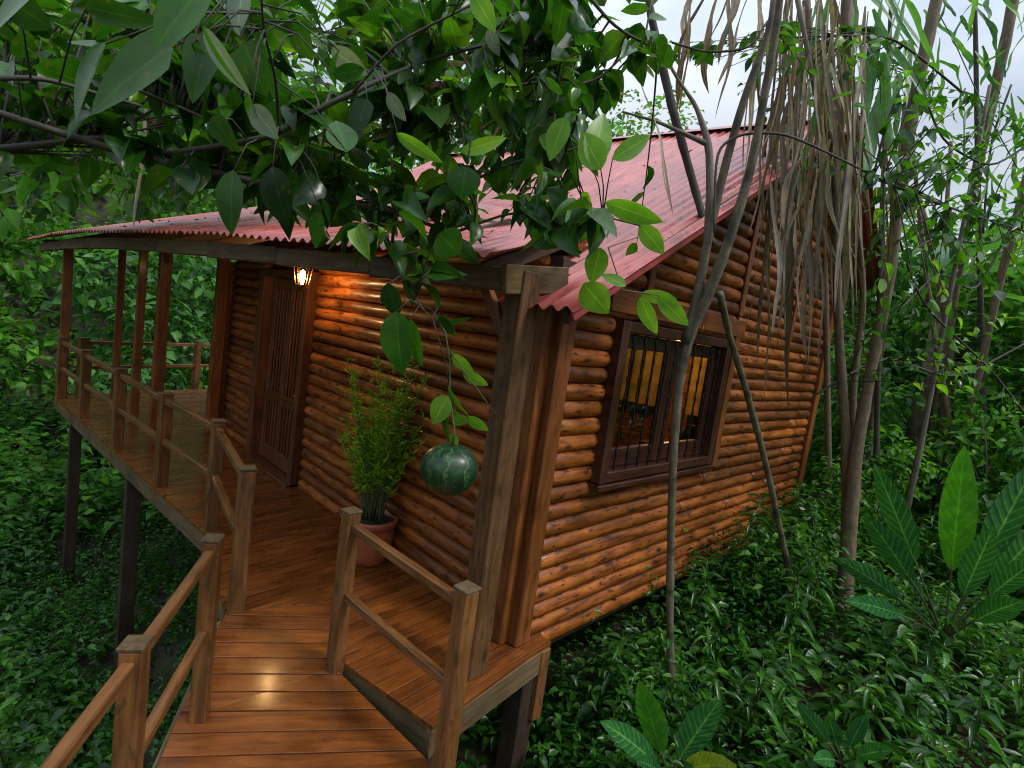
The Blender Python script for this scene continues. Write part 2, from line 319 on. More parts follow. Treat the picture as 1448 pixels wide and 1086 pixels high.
M['cane']=barkmat('ringed cane',(.060,.040,.022),(.18,.13,.078),rings=7,moss=.35)
M['canegreen']=barkmat('greenish cane',(.045,.042,.022),(.15,.125,.075),rings=8,moss=.9,green=(.022,.022,.012))
M['mottled']=barkmat('mottled dark stem',(.025,.022,.014),(.15,.14,.07),rings=7,moss=.9,green=(.02,.02,.012))
M['bark']=barkmat('dark bark',(.014,.011,.008),(.05,.042,.032),moss=.35)
M['greybark']=barkmat('grey bark',(.06,.05,.04),(.15,.13,.10),moss=.3)
M['dryleaf']=leafmat('dry leaf strip',[(.08,.065,.045),(.17,.145,.115),(.34,.31,.27),(.12,.09,.06),(.22,.17,.12)],trans=.15,rough=.7,spec=.15,streak=5)
M['canopy']=leafmat('canopy leaf',[(.008,.035,.006),(.015,.070,.008),(.024,.10,.009),(.032,.12,.010),(.05,.16,.012),(.012,.05,.012)],trans=.38,rough=.25,spots=.6,back=None)
M['canopy_old']=leafmat('old canopy leaf',[(.010,.04,.008),(.02,.07,.008),(.03,.10,.01),(.05,.12,.012)],trans=.4,rough=.32,spots=.8)
M['paleleaf']=leafmat('pale leaf underside',[(.17,.24,.19),(.26,.33,.29)],trans=.15,rough=.5)
M['canopy_bright']=leafmat('young canopy leaf',[(.09,.23,.02),(.12,.28,.03),(.16,.30,.035)],trans=.45,rough=.35,spots=.3)
M['grover']=leafmat('ground cover leaf',[(.009,.040,.006),(.018,.08,.009),(.028,.12,.012),(.035,.14,.014),(.012,.05,.010),(.075,.21,.02)],trans=.32,rough=.28,spec=.32)
M['jungle']=leafmat('forest leaf',[(.018,.065,.010),(.035,.13,.014),(.055,.19,.020),(.085,.26,.030),(.025,.09,.016),(.14,.33,.04)],trans=.42,rough=.40,spec=.22)
M['jungle2']=leafmat('paler forest leaf',[(.03,.10,.035),(.05,.15,.045),(.10,.27,.06),(.05,.16,.05)],trans=.4,rough=.42,spec=.22)
M['broad']=leafmat('broad veined leaf',[(.012,.075,.022),(.02,.10,.028),(.028,.13,.03)],trans=.2,rough=.25,veins=11,rib=(4.5,2.6,2.4))
M['broadbright']=leafmat('bright broad leaf',[(.04,.16,.015),(.045,.19,.015)],trans=.35,rough=.3,veins=11)  # lighter, yellower green leaf colour than the other broad leaves
M['broadsmall']=leafmat('medium herb leaf',[(.010,.05,.010),(.02,.085,.014),(.035,.13,.018),(.06,.19,.025),(.015,.06,.02)],trans=.25,rough=.3,veins=7,spots=.5)
M['fern2']=leafmat('ground fern',[(.02,.08,.01),(.04,.14,.014),(.08,.22,.02)],trans=.35,rough=.4)
M['yellowleaf']=leafmat('yellowing leaf',[(.12,.20,.02),(.16,.22,.02)],trans=.35,rough=.4,veins=11,spots=.8)
M['fern']=leafmat('fine fern leaf',[(.09,.21,.008),(.16,.33,.012),(.24,.42,.02)],trans=.45,rough=.45,spec=.3)
M['twig']=plain('green twig',(.05,.07,.02),.6)
M['litter']=leafmat('dead leaf litter',[(.06,.035,.015),(.12,.07,.03),(.2,.13,.05),(.08,.05,.03)],trans=.05,rough=.8,spec=.1)

# ------------------------------------------------------------------ terrain
CP=[(.72,1.14,-.75),(.83,3.43,-.35),(1.25,3.3,-.25),(1.97,3.6,-.15),(2.6,2.6,-.55),(2.3,11,.7),(1.3,8,.25),(0,5.5,-.35),(-3,5.5,-.7),(0,0,-1.15),(-3,0,-1.9),(-6,0,-2.6),(-1,-1.2,-1.9),
    (-2.5,-2.45,-2.5),(-7.7,-1.9,-3.1),(-4.3,-1.5,-2.85),(-13,-1,-3.0),(-16,-4,-2.6),(-12,4,-2.6),(-24,0,2.5),(-20,8,1.5),(-34,0,7),(-10,12,-.5),(-10,22,3.5),(-4,30,5),(3,22,3),(10,22,3.5),(10,8,.8),(6,2,-.2),(5,-3,-.8),(2.3,-2.6,-1.3),
    (0,-5,-2.4),(-6,-6,-3.2),(-14,-12,-2),(-24,-14,3),(-20,22,5),(6,-12,-2.5),(20,0,2),(0,-20,-2),(30,30,8),(-30,30,9),(-30,-25,6),(20,-20,0),(0,45,9),(-45,5,10),(-6,9,-1.2),(1,5.5,-.1),(2.4,6.5,.15)]
CPA=np.array(CP)
def hz(x,y):
    x=np.asarray(x,float);y=np.asarray(y,float)
    d2=(x[...,None]-CPA[:,0])**2+(y[...,None]-CPA[:,1])**2
    w_=1/(d2+.25)**1.7
    z=(w_*CPA[:,2]).sum(-1)/w_.sum(-1)
    return z+.05*np.sin(x*2.1+y*1.3)+.04*np.sin(y*3.1-x*1.7)
def grid_mesh(name,xs,ys,mat):
    X,Y=np.meshgrid(xs,ys,indexing='ij'); Z=hz(X,Y); nx,ny=X.shape
    V=np.stack([X,Y,Z],-1).reshape(-1,3)
    i=np.arange(nx*ny).reshape(nx,ny); F=np.stack([i[:-1,:-1],i[1:,:-1],i[1:,1:],i[:-1,1:]],-1).reshape(-1,4)
    me=bpy.data.meshes.new(name); me.vertices.add(len(V)); me.vertices.foreach_set('co',V.astype(np.float32).ravel())
    me.loops.add(F.size); me.loops.foreach_set('vertex_index',F.ravel().astype(np.int32)); me.polygons.add(len(F))
    me.polygons.foreach_set('loop_start',(np.arange(len(F))*4).astype(np.int32)); me.polygons.foreach_set('use_smooth',np.ones(len(F),bool))
    me.update(calc_edges=True); me.materials.append(mat); o=bpy.data.objects.new(name,me); COL.objects.link(o); return o
def soilmat():
    m,t,b,out=newmat('forest floor')
    tcn=nd(t,'ShaderNodeTexCoord'); n=nd(t,'ShaderNodeTexNoise'); n.inputs['Scale'].default_value=3; n.inputs['Detail'].default_value=10; n.inputs['Roughness'].default_value=.7
    t.links.new(tcn.outputs['Object'],n.inputs['Vector'])
    c=ramp(t,n.outputs[0],[(.3,(.012,.010,.006)),(.5,(.03,.022,.012)),(.6,(.02,.035,.010)),(.75,(.06,.04,.02))])
    t.links.new(c.outputs[0],b.inputs['Base Color']); b.inputs['Roughness'].default_value=.9
    bp=nd(t,'ShaderNodeBump'); bp.inputs['Strength'].default_value=.8; bp.inputs['Distance'].default_value=.05; t.links.new(n.outputs[0],bp.inputs['Height']); t.links.new(bp.outputs[0],b.inputs['Normal'])
    return m
M['ground']=soilmat()
xs=np.concatenate([np.linspace(-400,-50,15)[:-1],np.linspace(-50,-14,37)[:-1],np.linspace(-14,8,111)[:-1],np.linspace(8,50,43)[:-1],np.linspace(50,400,15)])
g=grid_mesh('ground',xs,xs*.999+1.0,M['ground']); tag(g,'dark leaf strewn forest floor sloping away under the cabin','ground',kind='structure')

# ------------------------------------------------------------------ cabin
WX,WY,RIDGE_Y=6.28,5.52,3.7
def rz_main(y): return 2.50+.6*y if y<RIDGE_Y else 2.50+.6*RIDGE_Y-.62*(y-RIDGE_Y)
CAB=empty('log_cabin',(0,0,0),'reddish brown varnished log cabin on stilts under a faded red corrugated tin roof','cabin')
LP=.121  # spacing of the logs
def split_logs(mb,a,b,r,maxlen=1.6):
    a=Vector(a);b=Vector(b);l=(b-a).length;d=(b-a).normalized();t=0
    while t<l-.02:
        s_=random.uniform(1.6,maxlen+1.6)
        if l-t-s_<.5: s_=l-t
        mb.log(a+d*t,a+d*(t+s_-(.004 if t+s_<l else 0)),r); t+=s_
XD2,XD1=3.46,4.95        # door jamb outer edges (minus x)
mb=MB()
nl=int(2.7/LP)
for i in range(nl):
    z=.05+i*LP; r_=LP*.52
    r_*=random.uniform(.92,1.06); mb.log((-XD2+.03,0.0,z+random.uniform(-.004,.004)),(-.14,0.0,z+random.uniform(-.004,.004)),r_)
mb.build('front_log_wall',M['log'],CAB)
mb=MB()
for i in range(nl): z=.05+i*LP; mb.log((-WX,0.0,z),(-XD1-.01,0.0,z),LP*.52)
mb.build('front_log_wall',M['log'],CAB)
WYa,WYb,WZa,WZb=.59,2.42,1.08,2.28
mb=MB(); z=.05-LP
while z<rz_main(RIDGE_Y)-.12:
    y0=.14 if z>0 else .30; y1=WY-.1
    if z+LP*.6>2.50: y0=max(y0,(z+LP*.55-2.50)/.6+.02)
    zb=rz_main(WY)
    if z+LP*.6>zb: y1=min(y1,RIDGE_Y+(rz_main(RIDGE_Y)-z-LP*.55)/.62-.02)
    if y1-y0>.1:
        if WZa-.03<z<WZb+.03:
            mb.log((0,y0,z),(0,WYa+.03,z),LP*.52); mb.log((0,WYb-.03,z),(0,WYb+.17,z),LP*.52); split_logs(mb,(0,WYb+.25,z),(0,y1,z),LP*.52,2.2)
        elif z<WZa: split_logs(mb,(0,y0,z),(0,y1,z),LP*.52,2.6)
        else:
            cuts=[y for y in (.95,2.62,4.1) if y0+.1<y<y1-.1]; p_=y0
            for c_ in cuts+[y1]:
                mb.log((0,p_+(.03 if p_!=y0 else 0),z),(0,c_-(.03 if c_!=y1 else 0),z),LP*.52); p_=c_
    z+=LP
mb.build('side_log_wall',M['log'],CAB)
# wall core behind the logs, other walls, floor and ceiling
mb=MB(); T=.05; CY=.055
def wall_panel(x0,x1,z0,z1,y): mb.box(((x0+x1)/2,y,(z0+z1)/2),(abs(x1-x0),T,z1-z0),0,0)
wall_panel(-WX,-XD1+.05,0,2.62,CY); wall_panel(-XD2-.05,-.03,0,2.62,CY); wall_panel(-XD1+.05,-XD2-.05,2.35,2.62,CY)
mb.box((-.045,(.03+WYa)/2,1.3),(T,WYa-.03,2.6),0,0); mb.box((-.045,(WYb+WY)/2,1.3),(T,WY-WYb,2.6),0,0)
mb.box((-.045,(WYa+WYb)/2,WZa/2),(T,WYb-WYa,WZa),0,0); mb.box((-.045,(WYa+WYb)/2,(WZb+2.6)/2),(T,WYb-WYa,2.6-WZb),0,0)
mb.add([(-.07,.03,2.6),(-.07,WY,2.6),(-.07,WY,rz_main(WY)-.08),(-.07,RIDGE_Y,rz_main(RIDGE_Y)-.08),(-.07,.2,2.6),
        (-.02,.03,2.6),(-.02,WY,2.6),(-.02,WY,rz_main(WY)-.08),(-.02,RIDGE_Y,rz_main(RIDGE_Y)-.08),(-.02,.2,2.6)],
       [(0,1,2,3,4),(9,8,7,6,5),(1,6,7,2),(2,7,8,3),(3,8,9,4),(0,5,6,1),(4,9,5,0)])
mb.build('wall_core',M['underside'],CAB)
mb=MB()
mb.box((-WX/2,WY,1.75),(WX,.12,3.5),0,0); mb.box((-WX,WY/2+.02,1.6),(.12,WY-.1,3.2),0,0)
mb.build('rear_wall',M['log'],CAB)
mb=MB(); mb.box((-WX/2,WY/2,-.06),(WX-.02,WY-.06,.10),0,0); mb.build('floor',M['board'],CAB)
mb=MB(); mb.box((-WX/2,WY/2+.05,2.72),(WX-.2,WY-.3,.05),0,0); mb.build('ceiling',M['board'],CAB)
# corner posts and vertical cover boards
mb=MB()
mb.beam((-.06,-.035,0.0),(-.06,-.035,2.45),.14,.10,(0,1,0),.008); mb.beam((.035,.055,0.0),(.035,.055,2.5),.11,.14,(0,1,0),.008)
mb.build('corner_post',M['board'],CAB)
mb=MB(); mb.beam((.03,WY-.03,-.1),(.03,WY-.03,3.5),.13,.16,(0,1,0),.008); mb.build('corner_post',M['board'],CAB)
mb=MB(); mb.beam((-WX-.03,-.05,0),(-WX-.03,-.05,2.5),.14,.14,(0,1,0),.008); mb.build('corner_post',M['board'],CAB)
for y,z0,z1,w_ in ((WYb+.21,WZa-.06,WZb+.15,.10),(.95,WZb+.22,rz_main(.95)-.12,.07),(2.62,WZb+.25,rz_main(2.62)-.12,.09),(4.1,2.4,rz_main(4.1)-.15,.08)):
    mb=MB(); mb.beam((.058,y,z0),(.058,y+.01,z1),.03,w_,(0,1,0),.004); mb.build('cover_board',M['board'],CAB)
mb=MB(); mb.beam((.062,WYa-.1,WZb+.13),(.062,WYb+.35,WZb+.13),.03,.16,(0,0,1),.004); mb.build('lintel_board',M['board'],CAB)
# floor beam under side wall
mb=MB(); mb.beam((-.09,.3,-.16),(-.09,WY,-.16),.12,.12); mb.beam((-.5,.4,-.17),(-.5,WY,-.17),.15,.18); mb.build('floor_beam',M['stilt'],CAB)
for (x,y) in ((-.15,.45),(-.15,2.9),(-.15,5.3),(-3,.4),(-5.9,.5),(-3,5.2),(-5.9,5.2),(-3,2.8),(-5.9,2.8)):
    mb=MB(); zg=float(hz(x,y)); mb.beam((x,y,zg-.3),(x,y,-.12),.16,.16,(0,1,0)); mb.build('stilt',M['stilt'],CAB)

# ---- roofs: corrugated sheets as real waves
def tin(name,lo,hi,x0,x1,th=.0012,per=.104,amp=.0155,rows=6,parent=CAB,skew=0.0):
    """lo(x), hi(x): (y,z) of the lower and upper edge; ruled surface with waves along x"""
    nx=max(8,int((x1-x0)/per*10)); vs=[];lc=[]
    for k in range(rows+1):
        s_=k/rows
        for i in range(nx+1):
            xf=x0+(x1-x0)*i/nx; x=xf+skew*s_*i/nx; a=lo(xf);b=hi(xf+skew*i/nx)
            dents=.006*math.sin(x*1.7+s_*5)+.004*math.sin(x*4.1-s_*9)
            y=a[0]+(b[0]-a[0])*s_; z=a[1]+(b[1]-a[1])*s_+amp*math.sin(2*PI*xf/per)+dents+.012*(1-abs((x/.836)%1-.5)*2 if False else 0)
            if k==0: y+=.012*math.sin(x*1.1)+.01*((int((x+50)/.836)*7919)%5-2)/2
            vs.append((x,y,z)); lc.append((x+20,math.hypot(y,z),s_*math.hypot(b[0]-a[0],b[1]-a[1])))
    n=nx+1; m=len(vs)
    fs=[(k*n+i,k*n+i+1,(k+1)*n+i+1,(k+1)*n+i) for k in range(rows) for i in range(nx)]
    v2=[(x,y,z-.003) for x,y,z in vs]
    fs+= [(m+k*n+i,m+(k+1)*n+i,m+(k+1)*n+i+1,m+k*n+i+1) for k in range(rows) for i in range(nx)]
    fs+= [(i,m+i,m+i+1,i+1) for i in range(nx)]+[(rows*n+i,rows*n+i+1,m+rows*n+i+1,m+rows*n+i) for i in range(nx)]
    fs+= [(k*n,(k+1)*n,m+(k+1)*n,m+k*n) for k in range(rows)]+[(k*n+nx,m+k*n+nx,m+(k+1)*n+nx,(k+1)*n+nx) for k in range(rows)]
    b_=MB(); b_.add(vs+v2,fs,lc+lc,True); return b_.build(name,M['tin'],parent)
def ridge_z(x): return 4.72+.075*(.5-x)
XR=.50; XLft=-6.75
main_lo=lambda x:(-.42,2.25) if x>-.16 else (.10,2.25+(ridge_z(x)-2.25)*.52/(RIDGE_Y+.42))
main_hi=lambda x:(RIDGE_Y,ridge_z(x))
def main_z(x,y): return 2.25+(ridge_z(x)-2.25)*(y+.42)/(RIDGE_Y+.42)
roof=tin('main_roof',main_lo,main_hi,XLft,XR,rows=8)
tin('rear_roof',lambda x:(6.0,ridge_z(x)-1.45),lambda x:(RIDGE_Y-.02,ridge_z(x)+.012),XLft,XR,rows=4)
mb=MB(); n_=24
for sgn in (-1,1):
    a=[];
    for i in range(n_+1):
        x=XLft+(XR+.02-XLft)*i/n_; a.append((x,RIDGE_Y,ridge_z(x)+.035)); a.append((x,RIDGE_Y+sgn*.17,ridge_z(x)-.055))
    mb.add(a,[(2*i,2*i+1,2*i+3,2*i+2) for i in range(n_)],[(p[0]+20,p[1],0) for p in a])
mb.build('ridge_cap',M['tin'],roof)
# porch roof: from the outer beam up onto the main roof
def ye(x): # y of the eave along the porch
    return -.66-.155*(.35-x) + .0 -.22*math.sin(PI*min(1,max(0,(.35-x)/9.8)))
def ze(x): return 2.475+.075*math.sin(PI*min(1,max(0,(.35-x)/9.8)))-.02*max(0,(-6-x))/3
def porch_hi(x):
    y0,z0=ye(x),ze(x); k=.30+.09*min(1,max(0,(.1-x)/5))
    if x>XLft:
        sl=(ridge_z(x)-2.25)/(RIDGE_Y+.42)
        y=(z0+.02-k*y0-2.25-sl*.42)/(sl-k) if sl-k>.04 else 3.2
        y=min(y,3.3); return (y,z0+k*(y-y0)-.0)
    return (.45,z0+k*(.45-y0))
XPR=.14
tin('porch_roof',lambda x:(ye(x),ze(x)),porch_hi,XLft+.001,XPR,rows=7,skew=-.45)
tin('balcony_roof',lambda x:(ye(x),ze(x)),lambda x:(.45,ze(x)+.39*(.45-ye(x))),-9.45,XLft,rows=4)
# fascia beam following the eave
mb=MB(); xs_=[-9.1+i*(9.1+.10)/9 for i in range(10)]
for i in range(9):
    a,b=xs_[i],xs_[i+1]; mb.beam((a,ye(a)+.14,ze(a)-.115),(b+.0,ye(b)+.14,ze(b)-.105),.05,.128,(0,0,1),.006)
mb.build('fascia_beam',M['weathered'],CAB)
mb=MB(); a=.13; mb.beam((a,ye(a)+.10,2.372),(a+.02,-.12,2.44),.05,.16,(0,0,1),.006); mb.build('end_beam',M['weathered'],CAB)
mb=MB(); mb.beam((-9.1,ye(-9.1)+.17,2.41),(-9.3,.4,2.9),.05,.14); mb.build('end_beam',M['weathered'],CAB)
mb=MB()
for i in range(13):
    x=-9.0+i*.74
    if x>.1: break
    h=porch_hi(x); yb=min(h[0],.3); mb.beam((x,ye(x)+.17,ze(x)-.09),(x,yb,ze(x)-.075+.39*(yb-ye(x))),.05,.10)
for i in range(10):
    x=.38-i*.72; mb.beam((x,-.36 if i==0 else .12,2.22 if i==0 else main_z(x,.12)-.07),(x,3.6,main_z(x,3.6)-.07),.05,.10)
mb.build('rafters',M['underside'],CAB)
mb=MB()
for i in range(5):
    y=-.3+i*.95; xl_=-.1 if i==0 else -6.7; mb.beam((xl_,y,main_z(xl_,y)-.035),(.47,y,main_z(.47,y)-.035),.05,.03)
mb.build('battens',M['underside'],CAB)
mb=MB(); mb.beam((.47,-.40,2.215),(.47,RIDGE_Y,ridge_z(.475)-.045),.022,.05); mb.build('barge_board',plain('red barge board',(.25,.035,.03),.4,0,.3,8),CAB)
# porch posts with braces
def post(x,y,s,z1,z0=0.0,name='porch_post',mat='board',parent=CAB,rz=0,ch=.007):
    mb=MB(); mb.beam((x,y,z0),(x,y,z1),s,s,(math.sin(rz),math.cos(rz),0),ch); return mb.build(name,M[mat],parent)
PP=[(.10,-.42,.145),(-6.15,-.22,.14),(-6.5,-.85,.14),(-6.9,-1.04,.10),(-8.85,-1.70,.12),(-8.9,-1.0,.10)]
for i,(x,y,s_) in enumerate(PP):
    z1=ze(x)-.10+.39*max(0,(y-ye(x)-.14))
    p=post(x,y,s_,z1,name='porch_post',mat='post' if i==0 else 'board')
    if i==0: tag(p,'worn grey brown corner post')
for (x,y,dx,dy) in ((.10,-.42,-.34,-.03),(-6.15,-.22,.36,-.02),(-6.15,-.22,-.3,-.1),(-6.5,-.85,.33,-.02),(-6.5,-.85,-.33,0)):
    mb=MB(); zt=ze(x)-.12+.39*max(0,(y-ye(x)-.14)); mb.beam((x+dx*.1,y+dy*.1,zt-.42),(x+dx,y+dy,zt-.02),.05,.07); mb.build('brace',M['board'],CAB)

# ---- deck boards clipped to the deck outline
def clip(poly,n,d,keep_le=True):
    out=[]
    for i in range(len(poly)):
        a,b=poly[i],poly[(i+1)%len(poly)]; da=a[0]*n[0]+a[1]*n[1]-d; db=b[0]*n[0]+b[1]*n[1]-d
        if not keep_le: da,db=-da,-db
        if da<=0: out.append(a)
        if (da<0<db) or (db<0<da):
            t=da/(da-db); out.append((a[0]+(b[0]-a[0])*t,a[1]+(b[1]-a[1])*t))
    return out
def area(p): return abs(sum(p[i][0]*p[(i+1)%len(p)][1]-p[(i+1)%len(p)][0]*p[i][1] for i in range(len(p))))/2
def planks(mb,polys,ang,w_,gap,zf,th=.028,maxlen=3.2,base=None):
    """polys: convex pieces; ang: board direction; zf(x,y) top height"""
    dx=(math.cos(ang),math.sin(ang)); n=(-dx[1],dx[0])
    for poly in polys:
        ds=[p[0]*n[0]+p[1]*n[1] for p in poly]; k0=math.floor(min(ds)/w_); k1=math.ceil(max(ds)/w_)
        for k in range(k0,k1):
            s_=clip(clip(poly,n,k*w_+gap/2,False),n,(k+1)*w_-gap/2,True)
            if len(s_)<3 or area(s_)<1e-4: continue
            ls=[p[0]*dx[0]+p[1]*dx[1] for p in s_]; l0,l1=min(ls),max(ls); rr=random.Random(k*31+7)
            cuts=[];t=l0+rr.uniform(.7,maxlen)
            while t<l1-.3: cuts.append(t); t+=rr.uniform(1.4,maxlen)
            prev=l0-1
            for c_ in cuts+[l1+1]:
                q=clip(clip(s_,dx,prev+.002,False),dx,c_-.002,True); prev=c_
                if len(q)<3 or area(q)<2e-4: continue
                cx=sum(p[0] for p in q)/len(q); cy=sum(p[1] for p in q)/len(q)
                dz0=random.uniform(-.001,.001); tl=random.uniform(-1,1)*.013; pc=(k+.5)*w_; off=(random.uniform(0,50),random.uniform(0,50))
                def lcf(p,z): return (off[0]+p[0]*dx[0]+p[1]*dx[1],off[1]+p[0]*n[0]+p[1]*n[1],z)
                ins=[(cx+(p[0]-cx)*.0+(p[0]-cx)*(1-.0),p[1]) for p in q]
                # chamfered top edge
                inner=[]
                m=len(q)
                for p in q:
                    vx,vy=cx-p[0],cy-p[1]; al=vx*dx[0]+vy*dx[1]; ac=vx*n[0]+vy*n[1]
                    e=.0015; inner.append((p[0]+dx[0]*math.copysign(min(e,abs(al)),al)+n[0]*math.copysign(min(e,abs(ac)),ac),p[1]+dx[1]*math.copysign(min(e,abs(al)),al)+n[1]*math.copysign(min(e,abs(ac)),ac)))
                vs=[(p[0],p[1],zf(*p)-th) for p in q]+[(p[0],p[1],zf(*p)-.0015+dz0+tl*(p[0]*n[0]+p[1]*n[1]-pc)) for p in q]+[(p[0],p[1],zf(*p)+dz0+tl*(p[0]*n[0]+p[1]*n[1]-pc)) for p in inner]
                lc=[lcf(p,-th) for p in q]+[lcf(p,0) for p in q]+[lcf(p,0) for p in inner]
                fs=[tuple(range(m-1,-1,-1)),tuple(range(2*m,3*m))]+[(i,(i+1)%m,m+(i+1)%m,m+i) for i in range(m)]+[(m+i,m+(i+1)%m,2*m+(i+1)%m,2*m+i) for i in range(m)]
                mb.add(vs,fs,lc)
dA,dB,dC,dD,dE,dF,dG=(-8.95,-1.79),(-2.6,-1.2),(-1.25,-1.42),(-1.07,-.76),(-.42,-1.02),(.33,-.87),(.17,.26)
flat=lambda x,y:0.0
mb=MB()
polys=[[dA,(-6.28,-1.545),(-6.28,2.7),(-10.6,2.7)],[(-6.28,-1.545),dB,(-2.6,.02),(-6.28,.02)],[dB,dC,dD,(-1.07,.02),(-2.6,.02)],[dD,dE,(-.42,.02),(-1.07,.02)],[dE,dF,(.19,.02),(-.42,.02)],[(0.015,.02),(.19,.02),dG,(.015,.26)]]
planks(mb,polys,R(95),.088,.007,flat)
mb.build('deck_boards',M['deck'],CAB)
mb=MB(); ring=[(-10.6,2.7),dA,(-6.28,-1.545),dB,dC,dD,dE,dF,dG]
for a,b in zip(ring[:-1],ring[1:]):
    a_,b_=Vector((*a,-.115)),Vector((*b,-.115)); nrm=Vector((0,0,1)).cross(b_-a_).normalized()*.022
    mb.beam(a_+nrm*1,b_+nrm*1,.035,.17,(0,0,1),.004)
mb.build('rim_board',M['weathered'],CAB)
mb=MB()
for y0,y1 in ((-1.45,-1.1),(-.6,-.5)): mb.beam((-9.0 if y0<-1 else -9.3,y0-.05,-.13),(-2.7 if y0<-1 else .1,y1,-.13),.08,.15)
for i in range(9): x=-9+i*1.1; mb.beam((x,-1.6+.08*i,-.29),(x,.4,-.29),.1,.15)
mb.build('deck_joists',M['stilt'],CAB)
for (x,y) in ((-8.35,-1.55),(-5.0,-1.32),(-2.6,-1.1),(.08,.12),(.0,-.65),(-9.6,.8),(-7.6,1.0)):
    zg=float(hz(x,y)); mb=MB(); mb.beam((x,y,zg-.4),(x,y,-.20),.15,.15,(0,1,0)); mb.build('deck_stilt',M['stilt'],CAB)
mb=MB(); mb.beam((.145,.20,-.55),(.145,.20,-.03),.09,.09,(0,1,0)); mb.build('deck_stilt',M['rail'],CAB)

# ---- door
D=MB()
for x,w_ in ((-XD1+.085,.17),(-XD2-.05,.10)): D.beam((x,-.045,0),(x,-.045,2.42),w_,.17,(0,1,0),.006)
D.beam((-XD1+.17,-.045,2.38),(-XD2-.10,-.045,2.38),.17,.09)
dr=D.build('door_frame',M['doorwood'],CAB)
D=MB(); xa,xb=-XD1+.19,-XD2-.12; wd=xb-xa
for x,w_ in ((xa+.05,.10),(xb-.05,.10),((xa+xb)/2-.02,.075)): D.beam((x,.0,.04),(x,.0,2.32),w_,.045,(0,1,0),.004)
for z,h in ((.13,.18),(.86,.14),(2.26,.12)): D.beam((xa+.10,.0,z),(xb-.10,.0,z),.04,h)
leafd=D.build('door',M['doorwood'],CAB); tag(leafd,'dark wooden door with upright bars above a slatted panel')
D=MB()
for i in range(11):
    x=xa+.14+i*(wd-.28)/10
    if abs(x-((xa+xb)/2-.02))<.06: continue
    D.beam((x,-.012,.93),(x,-.012,2.2),.022,.022,(0,1,0)); D.beam((x,-.008,.22),(x,-.008,.79),.035,.02,(0,1,0))
D.build('door_bars',M['doorwood'],leafd)
D=MB(); D.add([(xa+.08,.03,.9),(xb-.08,.03,.9),(xb-.08,.03,2.2),(xa+.08,.03,2.2)],[(0,1,2,3)]); D.build('door_pane',M['glass'],leafd)
D=MB(); D.box(((xa+xb)/2,.03,.5),(wd-.2,.012,.64),0,0); D.build('door_panel',M['doorwood'],leafd)
D=MB(); D.lathe([(0,.0),(.02,.0),(.02,.01),(.008,.02),(.008,.05),(.02,.055),(.024,.07),(.015,.085),(0,.09)],(0,0,0),14); 
D.v=[(xb-.05+x,-.022-z,1.02+y) for x,y,z in D.v]; D.build('handle',M['brass'],leafd)
D=MB(); D.box((-(XD1+XD2)/2,-.06,.015),(XD1-XD2,.22,.028),0,.004); D.build('door_sill',M['doorwood'],CAB)

# ---- window: projecting dark frame, two casements, twisted bars
XF=.045
W=MB()
for y in (WYa+.05,WYb-.05): W.beam((XF,y,WZa),(XF,y,WZb),.17,.09,(0,1,0),.006)
for z in (WZa+.045,WZb-.04): W.beam((XF,WYa+.095,z),(XF,WYb-.095,z),.17,.08,(0,0,1),.006)
win=W.build('window',M['darkwood'],CAB); tag(win,'wide dark framed window with twisted iron bars and warm light inside')
W=MB(); yc=(WYa+WYb)/2; ya,yb=WYa+.10,WYb-.10
for y in (ya+.045,yc-.045,yc+.045,yb-.045): W.beam((.02,y,WZa+.09),(.02,y,WZb-.085),.05,.088,(0,1,0),.004)
for z,h in ((WZa+.16,.14),(WZb-.14,.11)):
    W.beam((.02,ya+.09,z),(.02,yc-.09,z),.045,h); W.beam((.02,yc+.09,z),(.02,yb-.09,z),.045,h)
W.build('casement',M['darkwood'],win)
W=MB(); W.add([(.005,ya+.03,WZa+.1),(.005,yb-.03,WZa+.1),(.005,yb-.03,WZb-.1),(.005,ya+.03,WZb-.1)],[(0,1,2,3)]); W.build('pane',M['glass'],win)
W=MB(); W.beam((XF+.01,WYa-.02,WZa-.025),(XF+.01,WYb+.02,WZa-.025),.19,.04); W.build('sill',M['darkwood'],win)
for i in range(10):
    y=WYa+.2+i*(WYb-WYa-.4)/9; W=MB(); zs=np.linspace(WZa+.09,WZb-.085,44)
    rr=[.0075+(.0045 if abs(((z-WZa)*7)%1-.5)<.13 else 0) for z in zs]
    W.tube([(XF+.055+.002*math.sin(z*60),y+.002*math.cos(z*60),z) for z in zs],rr,7); W.build('bar',M['iron'],win)
for y in (1.35,1.62):
    W=MB(); W.tube([(XF+.125,y,WZb-.01+.02),(XF+.15,y,WZb+.02),(XF+.16,y,WZb+.055),(XF+.145,y,WZb+.075)],.007,7); W.build('hook',M['brass'],win)

# ---- lit room behind the window
RM=empty('side_table',(-1.0,4.2,0),'small wooden table seen through the barred window','table')
mb=MB(); mb.box((-1.0,4.2,.80),(1.1,.7,.04)); mb.build('tabletop',M['board'],RM)
for dx in (-.5,.5):
    for dy in (-.3,.3): mb=MB(); mb.beam((-1.0+dx,4.2+dy,0),(-1.0+dx,4.2+dy,.78),.05,.05,(0,1,0)); mb.build('leg',M['board'],RM)
VS=empty('vase',(-.95,4.1,.82),'dark round vase with leaves on the table inside the window','vase')
mb=MB(); mb.lathe([(0,0),(.07,0),(.13,.08),(.14,.16),(.09,.25),(.05,.3),(.06,.34),(.045,.34),(.04,.3)],(-.95,4.1,.82)); mb.build('body',M['iron'],VS)
CU=empty('curtain',(-1.5,5.2,2.6),'mustard yellow curtain hanging inside behind the window','curtain')
mb=MB(); vs_=[];n_=90
